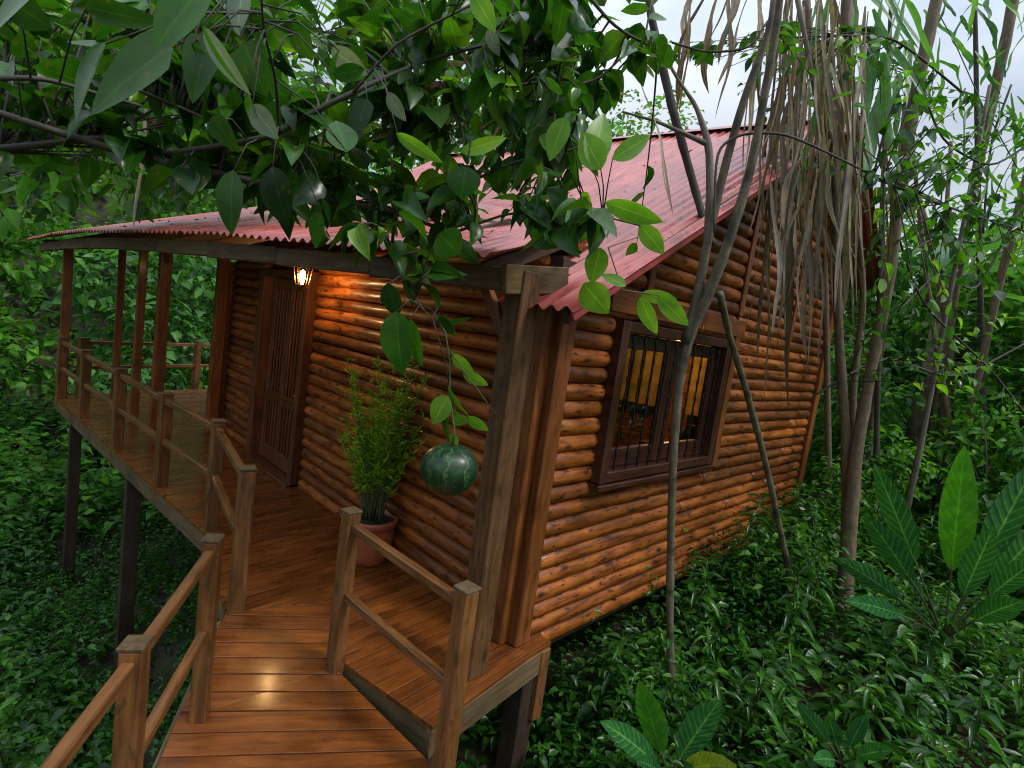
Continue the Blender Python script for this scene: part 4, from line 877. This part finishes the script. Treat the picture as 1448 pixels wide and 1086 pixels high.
stem('cane_stem',[(1372,700,8.6,10),(1352,600,8.6,10),(1338,500,8.5,10),(1330,420,8.5,9),(1345,200,8.4,8)],'faint slim stem behind the forked right stem','cane',GR)

rq=random.Random(44); GT='thin saplings among the shrubs on the right'
TL=['thin sapling touching the far cabin corner','thin sapling just left of the pale trunk','thin straight sapling right of the pale trunk','hair thin sapling between the pale trunk and the forked stem','leaning sapling crossing behind the forked stem','thin sapling rising left of the paired right stems','thin dark sapling right of the forked stem','thin sapling close to the right edge','second thin sapling by the dry stems, leaning right','thin pale sapling rising behind the hanging dead leaves','thin sapling leaning left behind the tall banana']
TX=[(1172,680,1150,60),(1180,700,1168,-40),(1238,690,1262,-40),(1282,680,1300,60),(1300,640,1400,120),(1306,690,1318,-30),(1392,640,1378,-40),(1425,700,1452,-40),(1225,690,1290,60),(1150,640,1216,-20),(1345,620,1285,150)]
for lb,(a_,b_,c_,d_) in list(zip(TL,TX))[::2]:
    dd=rq.uniform(6,8.2); w0=rq.uniform(8,13); m1=(a_+c_)/2+rq.uniform(-8,8); stem('sapling',[(a_,b_,dd,w0*1.3),(m1,(b_+d_)/2,dd*.95,w0*1.1),(c_,d_,dd*.9,w0*.8)],lb,rq.choice(['cane','greybark','bark']),GT,cat='sapling')
# ---- dead hanging leaves
HG=empty('dead_leaf_cluster',at(1150,20,3.8),'bunch of long grey dead leaves hanging from the dry stems','dead leaves')
P=[];V=[];F=[];Lc=[]; rr=random.Random(3)
def hang_strip(x0,y0,x1,y1,w0,d,V=V,F=F,Lc=Lc):
    b=len(V); n=16; k1=rr.uniform(-12,12); tw=rr.uniform(-1,1.5); ph=rr.uniform(0,6)
    for i in range(n+1):
        u=i/n; x=x0+(x1-x0)*u+k1*math.sin(PI*u)+2*math.sin(u*9+ph); y=y0+(y1-y0)*u
        c=at(x,y,d+.12*math.sin(u*2+ph)); w_=w0*math.sin(PI*min(1,.08+u*.92))**.6*d/FPX/2; w_*=1-.25*(math.sin(u*17+ph)>.5)
        q=tw*u*2+ph; s_=_r*math.cos(q)*w_+_f*math.sin(q)*w_; nn=(_f*math.cos(q)-_r*math.sin(q))*w_*.35
        for c_ in (-1,0,1): V.append(c+s_*c_+nn*abs(c_)); Lc.append((u,c_,0))
    F+=[(b+i*3+c_,b+(i+1)*3+c_,b+(i+1)*3+c_+1,b+i*3+c_+1) for i in range(n) for c_ in (0,1)]
for i in range(125):
    x0=rr.gauss(1150,38); y0=rr.uniform(-60,90) if i<75 else rr.uniform(60,300); L_=rr.uniform(160,430) if i<75 else rr.uniform(90,240)
    x1=x0+rr.uniform(-55,30)*(L_/300)+(-12 if x0<1150 else 25); hang_strip(x0,y0,x1,min(y0+L_,rr.uniform(430,560)),rr.uniform(2.5,9),rr.uniform(3.5,4.7))
for i in range(16): x0=rr.uniform(1085,1255); hang_strip(x0,rr.uniform(150,260),x0+rr.uniform(-30,20),rr.uniform(420,590),rr.uniform(5,12),rr.uniform(3.6,4.6))
for i in range(10): x0=rr.uniform(960,1070); hang_strip(x0,rr.uniform(-50,20),x0-rr.uniform(10,60),rr.uniform(60,170),rr.uniform(6,14),rr.uniform(3.3,3.9))
hang_strip(908,120,950,305,9,3.2); hang_strip(215,100,190,330,8,4.2)
m=MB(); m.add(V,F,Lc,True); m.build('dead_leaves',M['dryleaf'],HG)
mb=MB(); mb.tube([at(1120,-40,4.0),at(1140,60,4.0),at(1165,200,4.1),at(1180,330,4.6)],[.02,.018,.016,.012],7); mb.build('stalk',M['greybark'],HG)
# fresh green cane leaves at the top
V=[];F=[];Lc=[]
for i in range(26):
    x0=rr.uniform(1150,1290); y0=rr.uniform(-60,120); hang_strip(x0,y0,x0+rr.uniform(-70,90),y0+rr.uniform(70,230),rr.uniform(8,20),rr.uniform(4.2,5.5),V,F,Lc)
m=MB(); m.add(V,F,Lc,True); o_=m.build('cane_leaves',M['bananaleaf'],HG); tag(o_,'fresh pale green strap leaves')
CR=empty('bamboo_spray',at(1410,20,6.0),'thin spray of narrow bamboo leaves against the sky at top right','bamboo')
V=[];F=[];Lc=[]
for i in range(60):
    x0=rr.uniform(1290,1460); y0=rr.uniform(-40,260); hang_strip(x0,y0,x0+rr.uniform(-45,45),y0+rr.uniform(25,80),rr.uniform(4,9),rr.uniform(5.2,6.6),V,F,Lc)
m=MB(); m.add(V,F,Lc,True); m.build('leaves',M['jungle2'],CR)
mb=MB(); mb.tube([at(1300,-30,6),at(1350,60,6),at(1390,150,6),at(1440,240,6)],.006,5); mb.build('twig',M['twig'],CR)

# ---- generic twiggy foliage grown from traced limbs
def limb(pts,n=6):
    P=[at(*p[:3]) for p in pts]; Q=[];Rr=[]
    for i in range(len(P)-1):
        for k in range(n): t=k/n; Q.append(P[i].lerp(P[i+1],t)); Rr.append((pts[i][3]+(pts[i+1][3]-pts[i][3])*t)/2*(pts[i][2]+(pts[i+1][2]-pts[i][2])*t)/FPX)
    Q.append(P[-1]); Rr.append(pts[-1][3]/2*pts[-1][2]/FPX)
    for _ in range(4): Q=[Q[0]]+[(Q[i-1]+Q[i]*2+Q[i+1])/4 for i in range(1,len(Q)-1)]+[Q[-1]]
    return Q,Rr
def inside(x,y,poly):
    c=False;n=len(poly);j=n-1
    for i in range(n):
        if (poly[i][1]>y)!=(poly[j][1]>y) and x<(poly[j][0]-poly[i][0])*(y-poly[i][1])/(poly[j][1]-poly[i][1])+poly[i][0]: c=not c
        j=i
    return c
def grow(E,limbs,poly,ntips,drange,leaf,mats,tpl='ovate',wr=.55,per=(4,8),bright=.12,seed=1,maxd=1.4,density=None,bark='bark'):
    r_=random.Random(seed); nodes=[q for Q,_ in limbs for q in Q]; NA=np.array(nodes)
    for Q,Rr in limbs:
        mb=MB(); mb.tube(Q,Rr,8,jit=.05); mb.build('branch',M[bark],E)
    tw=MB(); data={m_:([],[],[],[]) for m_ in mats}
    xs_=[p[0] for p in poly];ys_=[p[1] for p in poly]; cnt=0;tries=0
    while cnt<ntips and tries<ntips*40:
        tries+=1; x=r_.uniform(min(xs_),max(xs_)); y=r_.uniform(min(ys_),max(ys_))
        if not inside(x,y,poly): continue
        if density and r_.random()>density(x,y): continue
        d=r_.uniform(*drange); tip=at(x,y,d); dd=np.linalg.norm(NA-np.array(tip)[None],axis=1); j=int(np.argmin(dd))
        if dd[j]>maxd: continue
        cnt+=1; st=nodes[j]; mid=(st+tip)/2+Vector((r_.uniform(-.06,.06),r_.uniform(-.06,.06),r_.uniform(-.02,.12)))
        # never let a twig be very long bare: leaves along the last 60 cm
        ts=np.linspace(0,1,7); Q=[st*(1-t)**2+mid*2*t*(1-t)+tip*t*t for t in ts]; tw.tube(Q,[.0045*(1-.7*t)+.001 for t in ts],5)
        m_n=r_.randint(*per); Lt=(tip-st).length
        mat=mats[0] if r_.random()>bright else mats[-1]
        if len(mats)>2 and r_.random()<.35: mat=mats[1]
        for k in range(m_n):
            t=1-(k/m_n)*min(1,.55/max(Lt,.05)); p=st*(1-t)**2+mid*2*t*(1-t)+tip*t*t
            ax=(tip-mid).normalized(); s_=ax.cross(Vector((0,0,1)))
            if s_.length<.1: s_=Vector((1,0,0))
            s_.normalize(); sg=1 if k%2 else -1
            dr=ax*r_.uniform(.2,.9)+s_*sg*r_.uniform(.4,1)+Vector((r_.uniform(-.3,.3),r_.uniform(-.3,.3),r_.uniform(-.9,.15)))
            a=data[mat]; a[0].append(p);a[1].append(dr.normalized());a[2].append((r_.gauss(0,.5),r_.gauss(0,.5),1));a[3].append(r_.uniform(*leaf)*(.7+.3*(k>0)))
    tw.build('twigs',M[bark],E)
    for m_,a in data.items():
        if a[0]: L_=np.array(a[3]); leaves(np.array(a[0]),np.array(a[1]),np.array(a[2]),L_,L_*wr*rng.uniform(.8,1.15,len(L_)),TP['heart' if m_=='canopy_old' else tpl],'leaves',M[m_],E)
def hero(E,lst,mat,name='leaf',tpl='bigov',nodes=None):
    """single large leaves: base px,py -> tip px,py at a depth, width px, face turn"""
    V=[];F=[];Lc=[]
    tv,tf,tl=TP[tpl]
    for (x0,y0,x1,y1,d,w_,turn) in lst:
        a=at(x0,y0,d);b=at(x1,y1,d+turn*.06); D_=(b-a);L_=D_.length;D_=D_.normalized(); q=turn
        S_=(D_.cross(-_f)).normalized(); S2=(S_*math.cos(q)+D_.cross(S_)*math.sin(q)).normalized(); Z_=S2.cross(D_)*-1 if False else D_.cross(S2)*-1
        Z_=-Z_ if Z_.dot(_f)>0 else Z_
        if nodes is not None:
            nn_=min(nodes,key=lambda q_:(q_-a).length); nn_=nn_ if (nn_-a).length<.4 else a-D_*.05+Vector((0,0,.03)); PET.tube([nn_,(nn_+a)/2+Vector((0,0,.03)),a+D_*.004],[.003,.0022,.0016],5)
        wv=w_*d/FPX; b_=len(V)
        for (u,v,z_) in tv: V.append(a+D_*u*L_+S2*v*wv+Z_*(z_*L_*.5)); 
        Lc+=[tuple(c) for c in tl]; F+=[tuple(b_+int(i) for i in f) for f in tf]
    m=MB(); m.add(V,F,Lc,True); return m.build(name,M[mat],E)
def limbn(p): return limb([(a,b,c*.84,d*.85) for a,b,c,d in p])
# overhanging fruit tree, limbs entering from the left
OT=empty('overhanging_tree',at(-60,160,2.2),'dark leafy tree limbs reaching in from the left over the roof','tree')
LM=[limbn([(-60,140,2.0,12),(75,185,2.1,12),(200,222,2.2,13),(330,250,2.3,12),(480,285,2.4,10),(560,300,2.5,8),(640,330,2.5,5)]),
    limbn([(-60,215,2.3,12),(60,205,2.25,13),(150,192,2.2,9),(215,222,2.2,9)]),
    limbn([(230,218,2.2,9),(300,208,2.1,10),(380,195,2.0,11),(440,160,2.0,9),(500,130,2.0,8),(600,85,2.1,6),(700,60,2.1,5)]),
    limbn([(-40,110,1.7,10),(60,110,1.8,8),(130,130,1.9,6),(200,150,2.0,5)]),
    limbn([(395,190,2.0,5),(390,110,1.8,5),(372,40,1.6,4),(368,-30,1.5,4)]),
    limbn([(180,120,2.0,5),(250,150,2.1,6),(330,185,2.1,5)]),
    limbn([(500,130,2.0,5),(560,60,1.9,4),(640,20,1.9,4),(720,-20,1.9,4)]),
    limbn([(560,300,2.5,6),(640,270,2.5,5),(720,230,2.5,5),(800,215,2.5,4),(870,190,2.5,3)]),
    limbn([(640,330,2.5,5),(720,300,2.5,4),(800,300,2.4,4),(850,305,2.3,3),(930,325,2.3,3)]),
    limbn([(600,160,2.3,5),(680,130,2.3,5),(760,115,2.4,4),(840,120,2.5,4),(900,60,2.5,3)]),
    limbn([(560,300,2.4,5),(552,350,2.25,3.5),(575,400,2.2,3),(600,440,2.15,2.6),(612,452,2.15,2.2)]),
    limbn([(780,0,2.6,7),(785,60,2.6,6),(790,120,2.6,5),(780,200,2.6,4)]),
    limbn([(820,-20,2.7,7),(870,40,2.7,5),(930,70,2.8,4)])]
CPOLY=[(-60,-60),(930,-60),(935,60),(905,130),(880,170),(860,230),(900,290),(950,330),(860,360),(800,340),(700,330),(660,380),(590,400),(560,340),(480,330),(430,340),(380,290),(320,280),(250,260),(160,240),(60,240),(-60,230)]
def dens(x,y):
    if x>820: return .30
    if y>215 and x>430: return .85
    if x<330 and y>150: return .45
    return 1.0
grow(OT,LM,CPOLY,430,(1.7,3.2),(.06,.165),['canopy','canopy_old','canopy_bright'],wr=.60,bright=.10,seed=5,density=dens,tpl='ovate')
NOD=[q for Q,_ in LM for q in Q]; PET=MB()
hero(OT,[(300,-30,205,62,1.05,84,.15),(150,60,90,165,1.1,70,.5),(60,-20,-30,40,1.1,70,.4),(270,60,330,125,1.2,22,.9)],'canopy',tpl='bigov',name='leaves',nodes=NOD)
hero(OT,[(245,66,110,150,1.25,84,.2),(300,50,262,140,1.2,80,.3),(345,60,372,135,1.35,62,.3),(20,5,70,40,1.2,50,.4),(120,10,235,35,1.3,34,.5),(300,165,335,215,1.6,34,.3),(520,140,490,210,1.6,40,.3),(420,45,440,85,1.5,34,.4)],'canopy_old',tpl='bigheart',name='leaves',nodes=NOD)
hero(OT,[(288,38,346,134,1.05,30,.5),(355,148,390,196,1.3,34,.3),(468,68,518,108,1.35,34,.7),(345,-20,330,45,1.3,46,.3),(548,130,572,172,1.6,22,.5),(690,40,705,80,1.7,20,.6),(20,85,12,120,1.6,26,.4)],'paleleaf',tpl='bigov',name='leaves',nodes=NOD)
hero(OT,[(668,-10,700,42,1.3,30,.2),(835,235,858,155,1.6,42,.2),(850,240,822,185,1.6,40,-.3),(865,225,925,190,1.6,28,.4),(855,285,940,318,1.6,30,.6),(905,318,940,360,1.7,28,.3),(800,165,775,225,1.7,34,.3),(560,188,625,232,1.5,20,.5),(650,215,720,195,1.5,22,.6)],'canopy_bright',tpl='bigov',name='leaves',nodes=NOD)
hero(OT,[(350,130,365,195,1.3,36,.8),(480,70,465,108,1.3,28,1.0),(285,30,335,130,1.0,26,1.1),(470,105,520,100,1.3,26,1.0),(660,235,650,280,1.5,52,.2),(560,440,565,530,1.75,52,.2),(548,400,560,450,1.75,34,.4),(580,450,592,520,1.75,28,.5),(625,445,640,475,1.9,24,.7),(640,575,655,598,2.0,14,.9),(620,330,650,360,1.6,50,.3),(330,240,320,330,1.6,46,.2),(385,235,400,320,1.6,54,.3),(455,300,440,350,1.7,44,.6),(490,215,475,165,1.5,44,.4)],'canopy',tpl='bigov',name='leaves',nodes=NOD)
PET.build('twigs',M['bark'],OT)
# second layer: high foliage of the neighbouring tree further back
HT=empty('background_canopy',at(420,-100,4.5),'high leafy branches behind the overhanging limbs, lit from above','tree')
LM2=[limb([(-80,60,4.5,10),(120,90,4.5,9),(320,60,4.6,8),(560,40,4.7,7),(800,30,4.8,5)]),limb([(-60,250,5.2,9),(80,240,5.2,8),(180,190,5.2,6),(300,150,5.2,4)]),limb([(320,60,4.6,6),(420,160,4.8,5),(560,200,5,4),(700,180,5,4)])]
grow(HT,LM2,[(-80,-80),(860,-80),(850,40),(800,150),(640,200),(470,250),(330,280),(200,300),(60,310),(-80,330)],420,(4.0,6.0),(.13,.24),['jungle','canopy','jungle2'],wr=.6,bright=.3,seed=9,maxd=2.6,tpl='heart',bark='bark')
# right: thin climbing stems and leaves over the cane
VN=empty('climbing_vine',at(1020,190,3.2),'thin dark vine with small oval leaves looped across the cane stems','vine')
LV=[limb([(1010,330,3.1,3),(1012,210,3.1,4),(1050,188,3.1,4),(1110,188,3.1,4),(1180,220,3.3,3),(1260,262,3.6,3),(1360,300,4.2,3),(1460,330,4.6,3)]),
    limb([(950,60,3.2,3),(1000,75,3.2,3),(1060,70,3.1,3),(1085,30,3.1,3)]),limb([(1300,110,5,3),(1330,200,5,3),(1400,240,5,3),(1460,200,5,3)]),
    limb([(1180,50,4.2,3),(1260,52,4.3,3),(1300,80,4.4,3),(1360,130,4.6,3)]),limb([(1240,400,5.5,4),(1320,330,6,3),(1400,350,6.3,3),(1460,300,6.3,3)]),limb([(1390,330,6,3),(1400,200,6,3),(1430,120,6,3)]),limb([(1150,560,5,3),(1250,500,5.2,3),(1350,540,6,3),(1460,480,6,3)]),limb([(1260,300,5,3),(1300,430,5.5,3),(1400,520,6,3),(1460,600,6,3)]),limb([(1440,300,6,3),(1380,420,6,3),(1330,380,5.8,3),(1270,440,5.5,3)])]
grow(VN,LV,[(930,40),(1090,30),(1290,40),(1330,130),(1460,170),(1460,600),(1250,520),(1200,300),(1120,260),(1090,200),(1040,160),(990,110),(940,100)],170,(3.2,6.4),(.07,.13),['canopy','jungle','canopy_bright'],wr=.55,bright=.15,seed=21,maxd=1.3)
# leaves in front of the window corner
SD=empty('seedling_spray',at(900,420,2.2),'small spray of fresh yellow green leaves hanging before the window top','plant')
hero(SD,[(905,415,960,425,2.1,20,.4),(930,418,975,462,2.1,26,.3),(905,420,928,475,2.1,24,.5),(885,405,850,385,2.0,20,.4),(850,350,835,400,2.0,34,.3),(825,400,860,445,2.0,44,.4)],'canopy_bright',tpl='bigov',name='leaves')
mb=MB(); mb.tube([at(930,325,2.3),at(860,350,2.1),at(880,410,2.1),at(932,418,2.1)],.003,6); mb.build('twig',M['twig'],SD)
hero(SD,[(935,430,937,490,2.15,10,.3)],'yellowleaf',tpl='strip',name='leaves') if False else None

# ---- calabash gourd on its stalk
GC=at(636,662,1.95); gr=41*1.95/FPX
def gourdmat():
    m,t,b,out=newmat('gourd skin')
    a=nd(t,'ShaderNodeAttribute',attribute_name='lc'); n=nd(t,'ShaderNodeTexNoise'); n.inputs['Scale'].default_value=2.6; n.inputs['Detail'].default_value=7; n.inputs['Distortion'].default_value=1.2; t.links.new(a.outputs['Vector'],n.inputs['Vector'])
    c=ramp(t,n.outputs[0],[(.38,(.004,.018,.006)),(.58,(.009,.040,.012)),(.72,(.03,.085,.022))]).outputs[0]
    sp=nd(t,'ShaderNodeSeparateXYZ'); t.links.new(a.outputs['Vector'],sp.inputs[0])
    an=nd(t,'ShaderNodeMath',operation='ARCTAN2'); t.links.new(sp.outputs[1],an.inputs[0]); t.links.new(sp.outputs[0],an.inputs[1])
    n2=nd(t,'ShaderNodeTexNoise'); n2.inputs['Scale'].default_value=3.2; n2.inputs['Detail'].default_value=4; t.links.new(a.outputs['Vector'],n2.inputs['Vector'])
    ma=nd(t,'ShaderNodeMath',operation='MULTIPLY_ADD'); t.links.new(an.outputs[0],ma.inputs[0]); ma.inputs[1].default_value=9/(2*PI); m2=nd(t,'ShaderNodeMath',operation='MULTIPLY'); m2.inputs[1].default_value=1.1; t.links.new(n2.outputs[0],m2.inputs[0]); t.links.new(m2.outputs[0],ma.inputs[2])
    fr=nd(t,'ShaderNodeMath',operation='FRACT'); t.links.new(ma.outputs[0],fr.inputs[0])
    st=ramp(t,fr.outputs[0],[(.42,(0,)*3),(.49,(.5,)*3),(.53,(.1,)*3),(.58,(0,)*3)]); c=mixc(t,st.outputs[0],c,(.12,.19,.06))
    n6=nd(t,'ShaderNodeTexNoise'); n6.inputs['Scale'].default_value=2.2; n6.inputs['Detail'].default_value=1; n6.inputs['Distortion'].default_value=1.5; t.links.new(a.outputs['Vector'],n6.inputs['Vector'])
    s6=ramp(t,n6.outputs[0],[(.492,(0,)*3),(.5,(.25,)*3),(.508,(0,)*3)]); c=mixc(t,s6.outputs[0],c,(.15,.17,.09))
    t.links.new(c,b.inputs['Base Color']); b.inputs['Roughness'].default_value=.38; b.inputs['Coat Weight'].default_value=.12; b.inputs['Coat Roughness'].default_value=.2; b.inputs['Specular IOR Level'].default_value=.35
    return m
M['gourd']=gourdmat()
GD=empty('gourd',GC,'round dark green striped gourd hanging on a thin stalk before the cabin wall','gourd')
mb=MB(); prof=[]
for i in range(25):
    q=-PI/2+PI*i/24; rr_=math.cos(q)*gr*(1.0); zz=math.sin(q)*gr*.90*(1-.05*math.sin(q)); 
    if i>21: zz-=.004*(i-21)
    prof.append((max(rr_,.0001),zz))
mb.lathe(prof,GC,40); mb.v=[(GC.x+(x-GC.x)*(1+.03*math.sin(3*math.atan2(y-GC.y,x-GC.x)+1)+.025*(z-GC.z)/gr),GC.y+(y-GC.y)*(1+.02*math.sin(5*math.atan2(y-GC.y,x-GC.x))),z+.02*(x-GC.x)) for x,y,z in mb.v]; mb.lc=[((v[0]-GC.x)/gr,(v[1]-GC.y)/gr,(v[2]-GC.z)/gr) for v in mb.v]; mb.build('fruit',M['gourd'],GD)
mb=MB(); top=GC+Vector((0,0,gr*.86)); st=[top,top+Vector((0,0,.05))]+[at(636,560,1.95),at(636,510,1.93),at(630,470,1.9),at(612,440,1.95),at(598,430,2.0)]
mb.tube(st,[.005,.0035,.003,.003,.003,.003,.003],7); mb.build('stalk',M['twig'],GD)
mb=MB(); mb.tube([at(633,490,1.92),at(660,530,1.92),at(700,585,1.95)],.0022,6); mb.build('tendril',M['twig'],GD)
hero(GD,[(640,500,668,530,1.93,22,.6),(655,525,690,548,1.93,20,.5),(634,560,610,600,1.93,32,.2),(640,590,662,600,1.95,22,.5),(662,588,690,612,1.95,20,.5),(640,612,645,632,1.95,14,.3)],'canopy_bright',tpl='bigov',name='leaves')
hero(GD,[(622,445,642,478,1.9,24,.7),(628,455,668,452,1.9,10,.9),(634,545,660,594,1.93,16,1.0),(632,560,628,628,1.95,18,.8)],'canopy',tpl='bigov',name='leaves')

# ---- potted plant on the deck
px,py=-1.50,-.232
PT=empty('potted_plant',(px,py,0),'feathery green plant in a round terracotta pot against the front log wall','potted plant')
mb=MB(); mb.lathe([(0,.0),(.135,.0),(.15,.01),(.19,.10),(.205,.25),(.208,.33),(.216,.335),(.228,.345),(.231,.385),(.224,.395),(.204,.392),(.197,.35),(.19,.31)],(px,py,0),40); mb.v=[(px+(x-px)*.94,py+(y-py)*.94,z) for x,y,z in mb.v]; mb.build('pot',M['terracotta'],PT)
mb=MB(); mb.lathe([(.196,.345),(.1,.355),(0,.36)],(px,py,0),24); mb.build('soil',M['soil'],PT)
rr=random.Random(11); mb=MB(); P=[];Dd=[];U=[];Ln=[]
for k in range(64):
    q=rr.uniform(0,6.28); r0=rr.uniform(0,.11); h=rr.uniform(.6,1.42); sp=rr.uniform(.08,.46); b=Vector((px+r0*math.cos(q),py+r0*math.sin(q),.35)); tp_=b+Vector((sp*math.cos(q),sp*math.sin(q)*.75,h)); mid=(b+tp_)/2+Vector((-sp*.25*math.cos(q),-sp*.25*math.sin(q),.08))
    if tp_.y>-.1: tp_.y=-.1
    Q=[b*(1-t)**2+mid*2*t*(1-t)+tp_*t*t for t in np.linspace(0,1,9)]; mb.tube(Q,[.0045*(1-.7*t) for t in np.linspace(0,1,9)],5)
    for j in range(60):
        t=rr.uniform(.28,1); p=b*(1-t)**2+mid*2*t*(1-t)+tp_*t*t; a=rr.uniform(0,6.28)
        P.append(p);Dd.append((math.cos(a),math.sin(a),rr.uniform(.1,1.1)));U.append((rr.gauss(0,1),rr.gauss(0,1),rr.gauss(0,1)));Ln.append(rr.uniform(.04,.115)*(1.15-.5*t))
mb.build('stems',M['twig'],PT); Ln=np.array(Ln); leaves(np.array(P),np.array(Dd),np.array(U),Ln,Ln*.17,TP['lolance'],'foliage',M['fern'],PT)

# ---- large leaved plants on the bank
def rosette(name,base,tips,label,cat='plant',group=None,mat='broad'):
    """tips: (px,py,depth,width px,mat,start fraction of bare stalk, arch)"""
    E=empty(name,base,label,cat,group); mb=MB(); groups={}
    for (x,y,d,w_,mt,s0,arch) in tips:
        T_=at(x,y,d); b=Vector(base); ctl=b.lerp(T_,.5)+Vector((0,0,arch)); n=30; Q=[b*(1-t)**2+ctl*2*t*(1-t)+T_*t*t for t in np.linspace(0,1,n+1)]
        i0=int(n*s0); mb.tube(Q[:i0+2],[.011-.005*i/(i0+2) for i in range(i0+2)],6)
        V,F,Lc=groups.setdefault(mt,([],[],[])); m_=n-i0; b_=len(V); W_=w_*d/FPX/2
        view=(Q[n]-CO).normalized()
        for i in range(i0,n+1):
            u_=(i-i0)/m_; tg=(Q[min(i+1,n)]-Q[max(i-1,0)]).normalized(); sd_=tg.cross(Vector((0,0,1)))
            # blades facing partly up, partly to the open side
            sd2=tg.cross(-view); s_=(sd_.normalized()*.25+sd2.normalized()*.75*(1 if sd2.dot(sd_)>0 else -1)).normalized() if sd_.length>.05 else sd2.normalized()
            nn=s_.cross(tg); nn=nn if nn.z>0 else -nn
            wv=W_*max(.02,math.sin(PI*min(1,u_**.85))**.75); wob=.06*wv*math.sin(u_*40)
            for c_ in (-1,0,1): V.append(Q[i]+s_*c_*wv+nn*(abs(c_)*wv*.28+abs(c_)*wob)); Lc.append((u_,c_,0))
        F+=[(b_+i*3+c_,b_+(i+1)*3+c_,b_+(i+1)*3+c_+1,b_+i*3+c_+1) for i in range(m_) for c_ in (0,1)]
    mb.build('stalks',M['twig'],E)
    for mt,(V,F,Lc) in groups.items(): m=MB(); m.add(V,F,Lc,True); m.build('leaves',M[mt],E)
    return E
B1=at(1335,905,4.5)
rosette('broadleaf_plant',B1,[(1364,630,4.2,44,'broadbright',.38,.0),(1236,655,4.2,36,'broad',.45,.05),(1470,645,4.2,40,'broad',.42,.05),(1222,728,4.0,36,'broad',.45,.10),(1180,788,3.9,30,'broad',.45,.10),(1478,745,4.1,40,'broad',.5,.08),(1470,790,3.9,34,'broad',.5,.1),(1405,745,4.0,36,'broad',.4,.03),(1195,850,3.8,28,'broad',.5,.12),(1448,850,3.8,36,'broad',.4,.08)],'largest plant on the bank with long upright veined leaves at the right edge',group='broad leaved plants on the bank')
B2=at(945,1098,3.3)
rosette('broadleaf_plant',B2,[(904,962,3.15,40,'broadbright',.25,.0),(848,1020,3.0,36,'broad',.2,.05),(1018,990,3.1,44,'broad',.2,.03),(1042,1086,2.9,34,'yellowleaf',.2,.08),(900,1075,3.0,26,'broad',.3,.02),(985,1100,3.0,30,'broad',.3,.05)],'small broad leaved plant with a yellowing leaf at the foot of the forked cane',group='broad leaved plants on the bank')
B3=at(1190,1080,3.4)
rosette('broadleaf_plant',B3,[(1127,993,3.2,24,'broad',.3,.03),(1262,1062,3.1,24,'broad',.3,.05),(1170,1010,3.3,22,'broad',.3,.02),(1225,1010,3.3,22,'broad',.3,.02),(1150,1075,3.1,22,'broad',.3,.04)],'low broad leaved seedling at the bottom of the bank',group='broad leaved plants on the bank')
def herb(px_,py_,d,label,h=.45,n=14,leaf=.2):
    p=at(px_,py_,d); zg=p.z-h; E=empty('forest_herb',(p.x,p.y,zg),label,'plant','leafy forest herbs on the bank')
    mb=MB(); mb.tube([(p.x,p.y,zg-.3),(p.x+.02,p.y,zg+h*.5),(p.x,p.y,p.z)],[.006,.005,.003],6); mb.build('stem',M['twig'],E)
    k=np.arange(n); az=k*2.4; zz=zg+h*(.25+.75*(k/(n-1))); P=np.stack([np.full(n,p.x),np.full(n,p.y),zz],-1); Dd=np.stack([np.cos(az),np.sin(az),.5*(k/n)],-1)
    L_=leaf*(1.05-.45*k/n); leaves(P,Dd,up_hint(n,.15),L_,L_*.30,TP['big'],'leaves',M['grover'],E)
for q in ((1130,820,4.3,'upright herb with lance leaves below the leaning mottled stem'),(1160,720+60,4.6,'lance leaved herb between the mottled stem and the pale trunk'),(1075,700,5.2,'herb with narrow leaves against the foot of the log wall',),(1000,790,4.4,'leafy herb beside the forked cane under the wall'),(1255,930,3.7,'leafy herb below the largest broad leaved plant'),(1390,960,3.4,'herb in the lower right corner of the bank'),(1080,930,3.7,'lance leaved herb in the middle of the bank'),(880,900,3.9,'herb at the shaded foot of the cabin corner')):
    herb(*q)
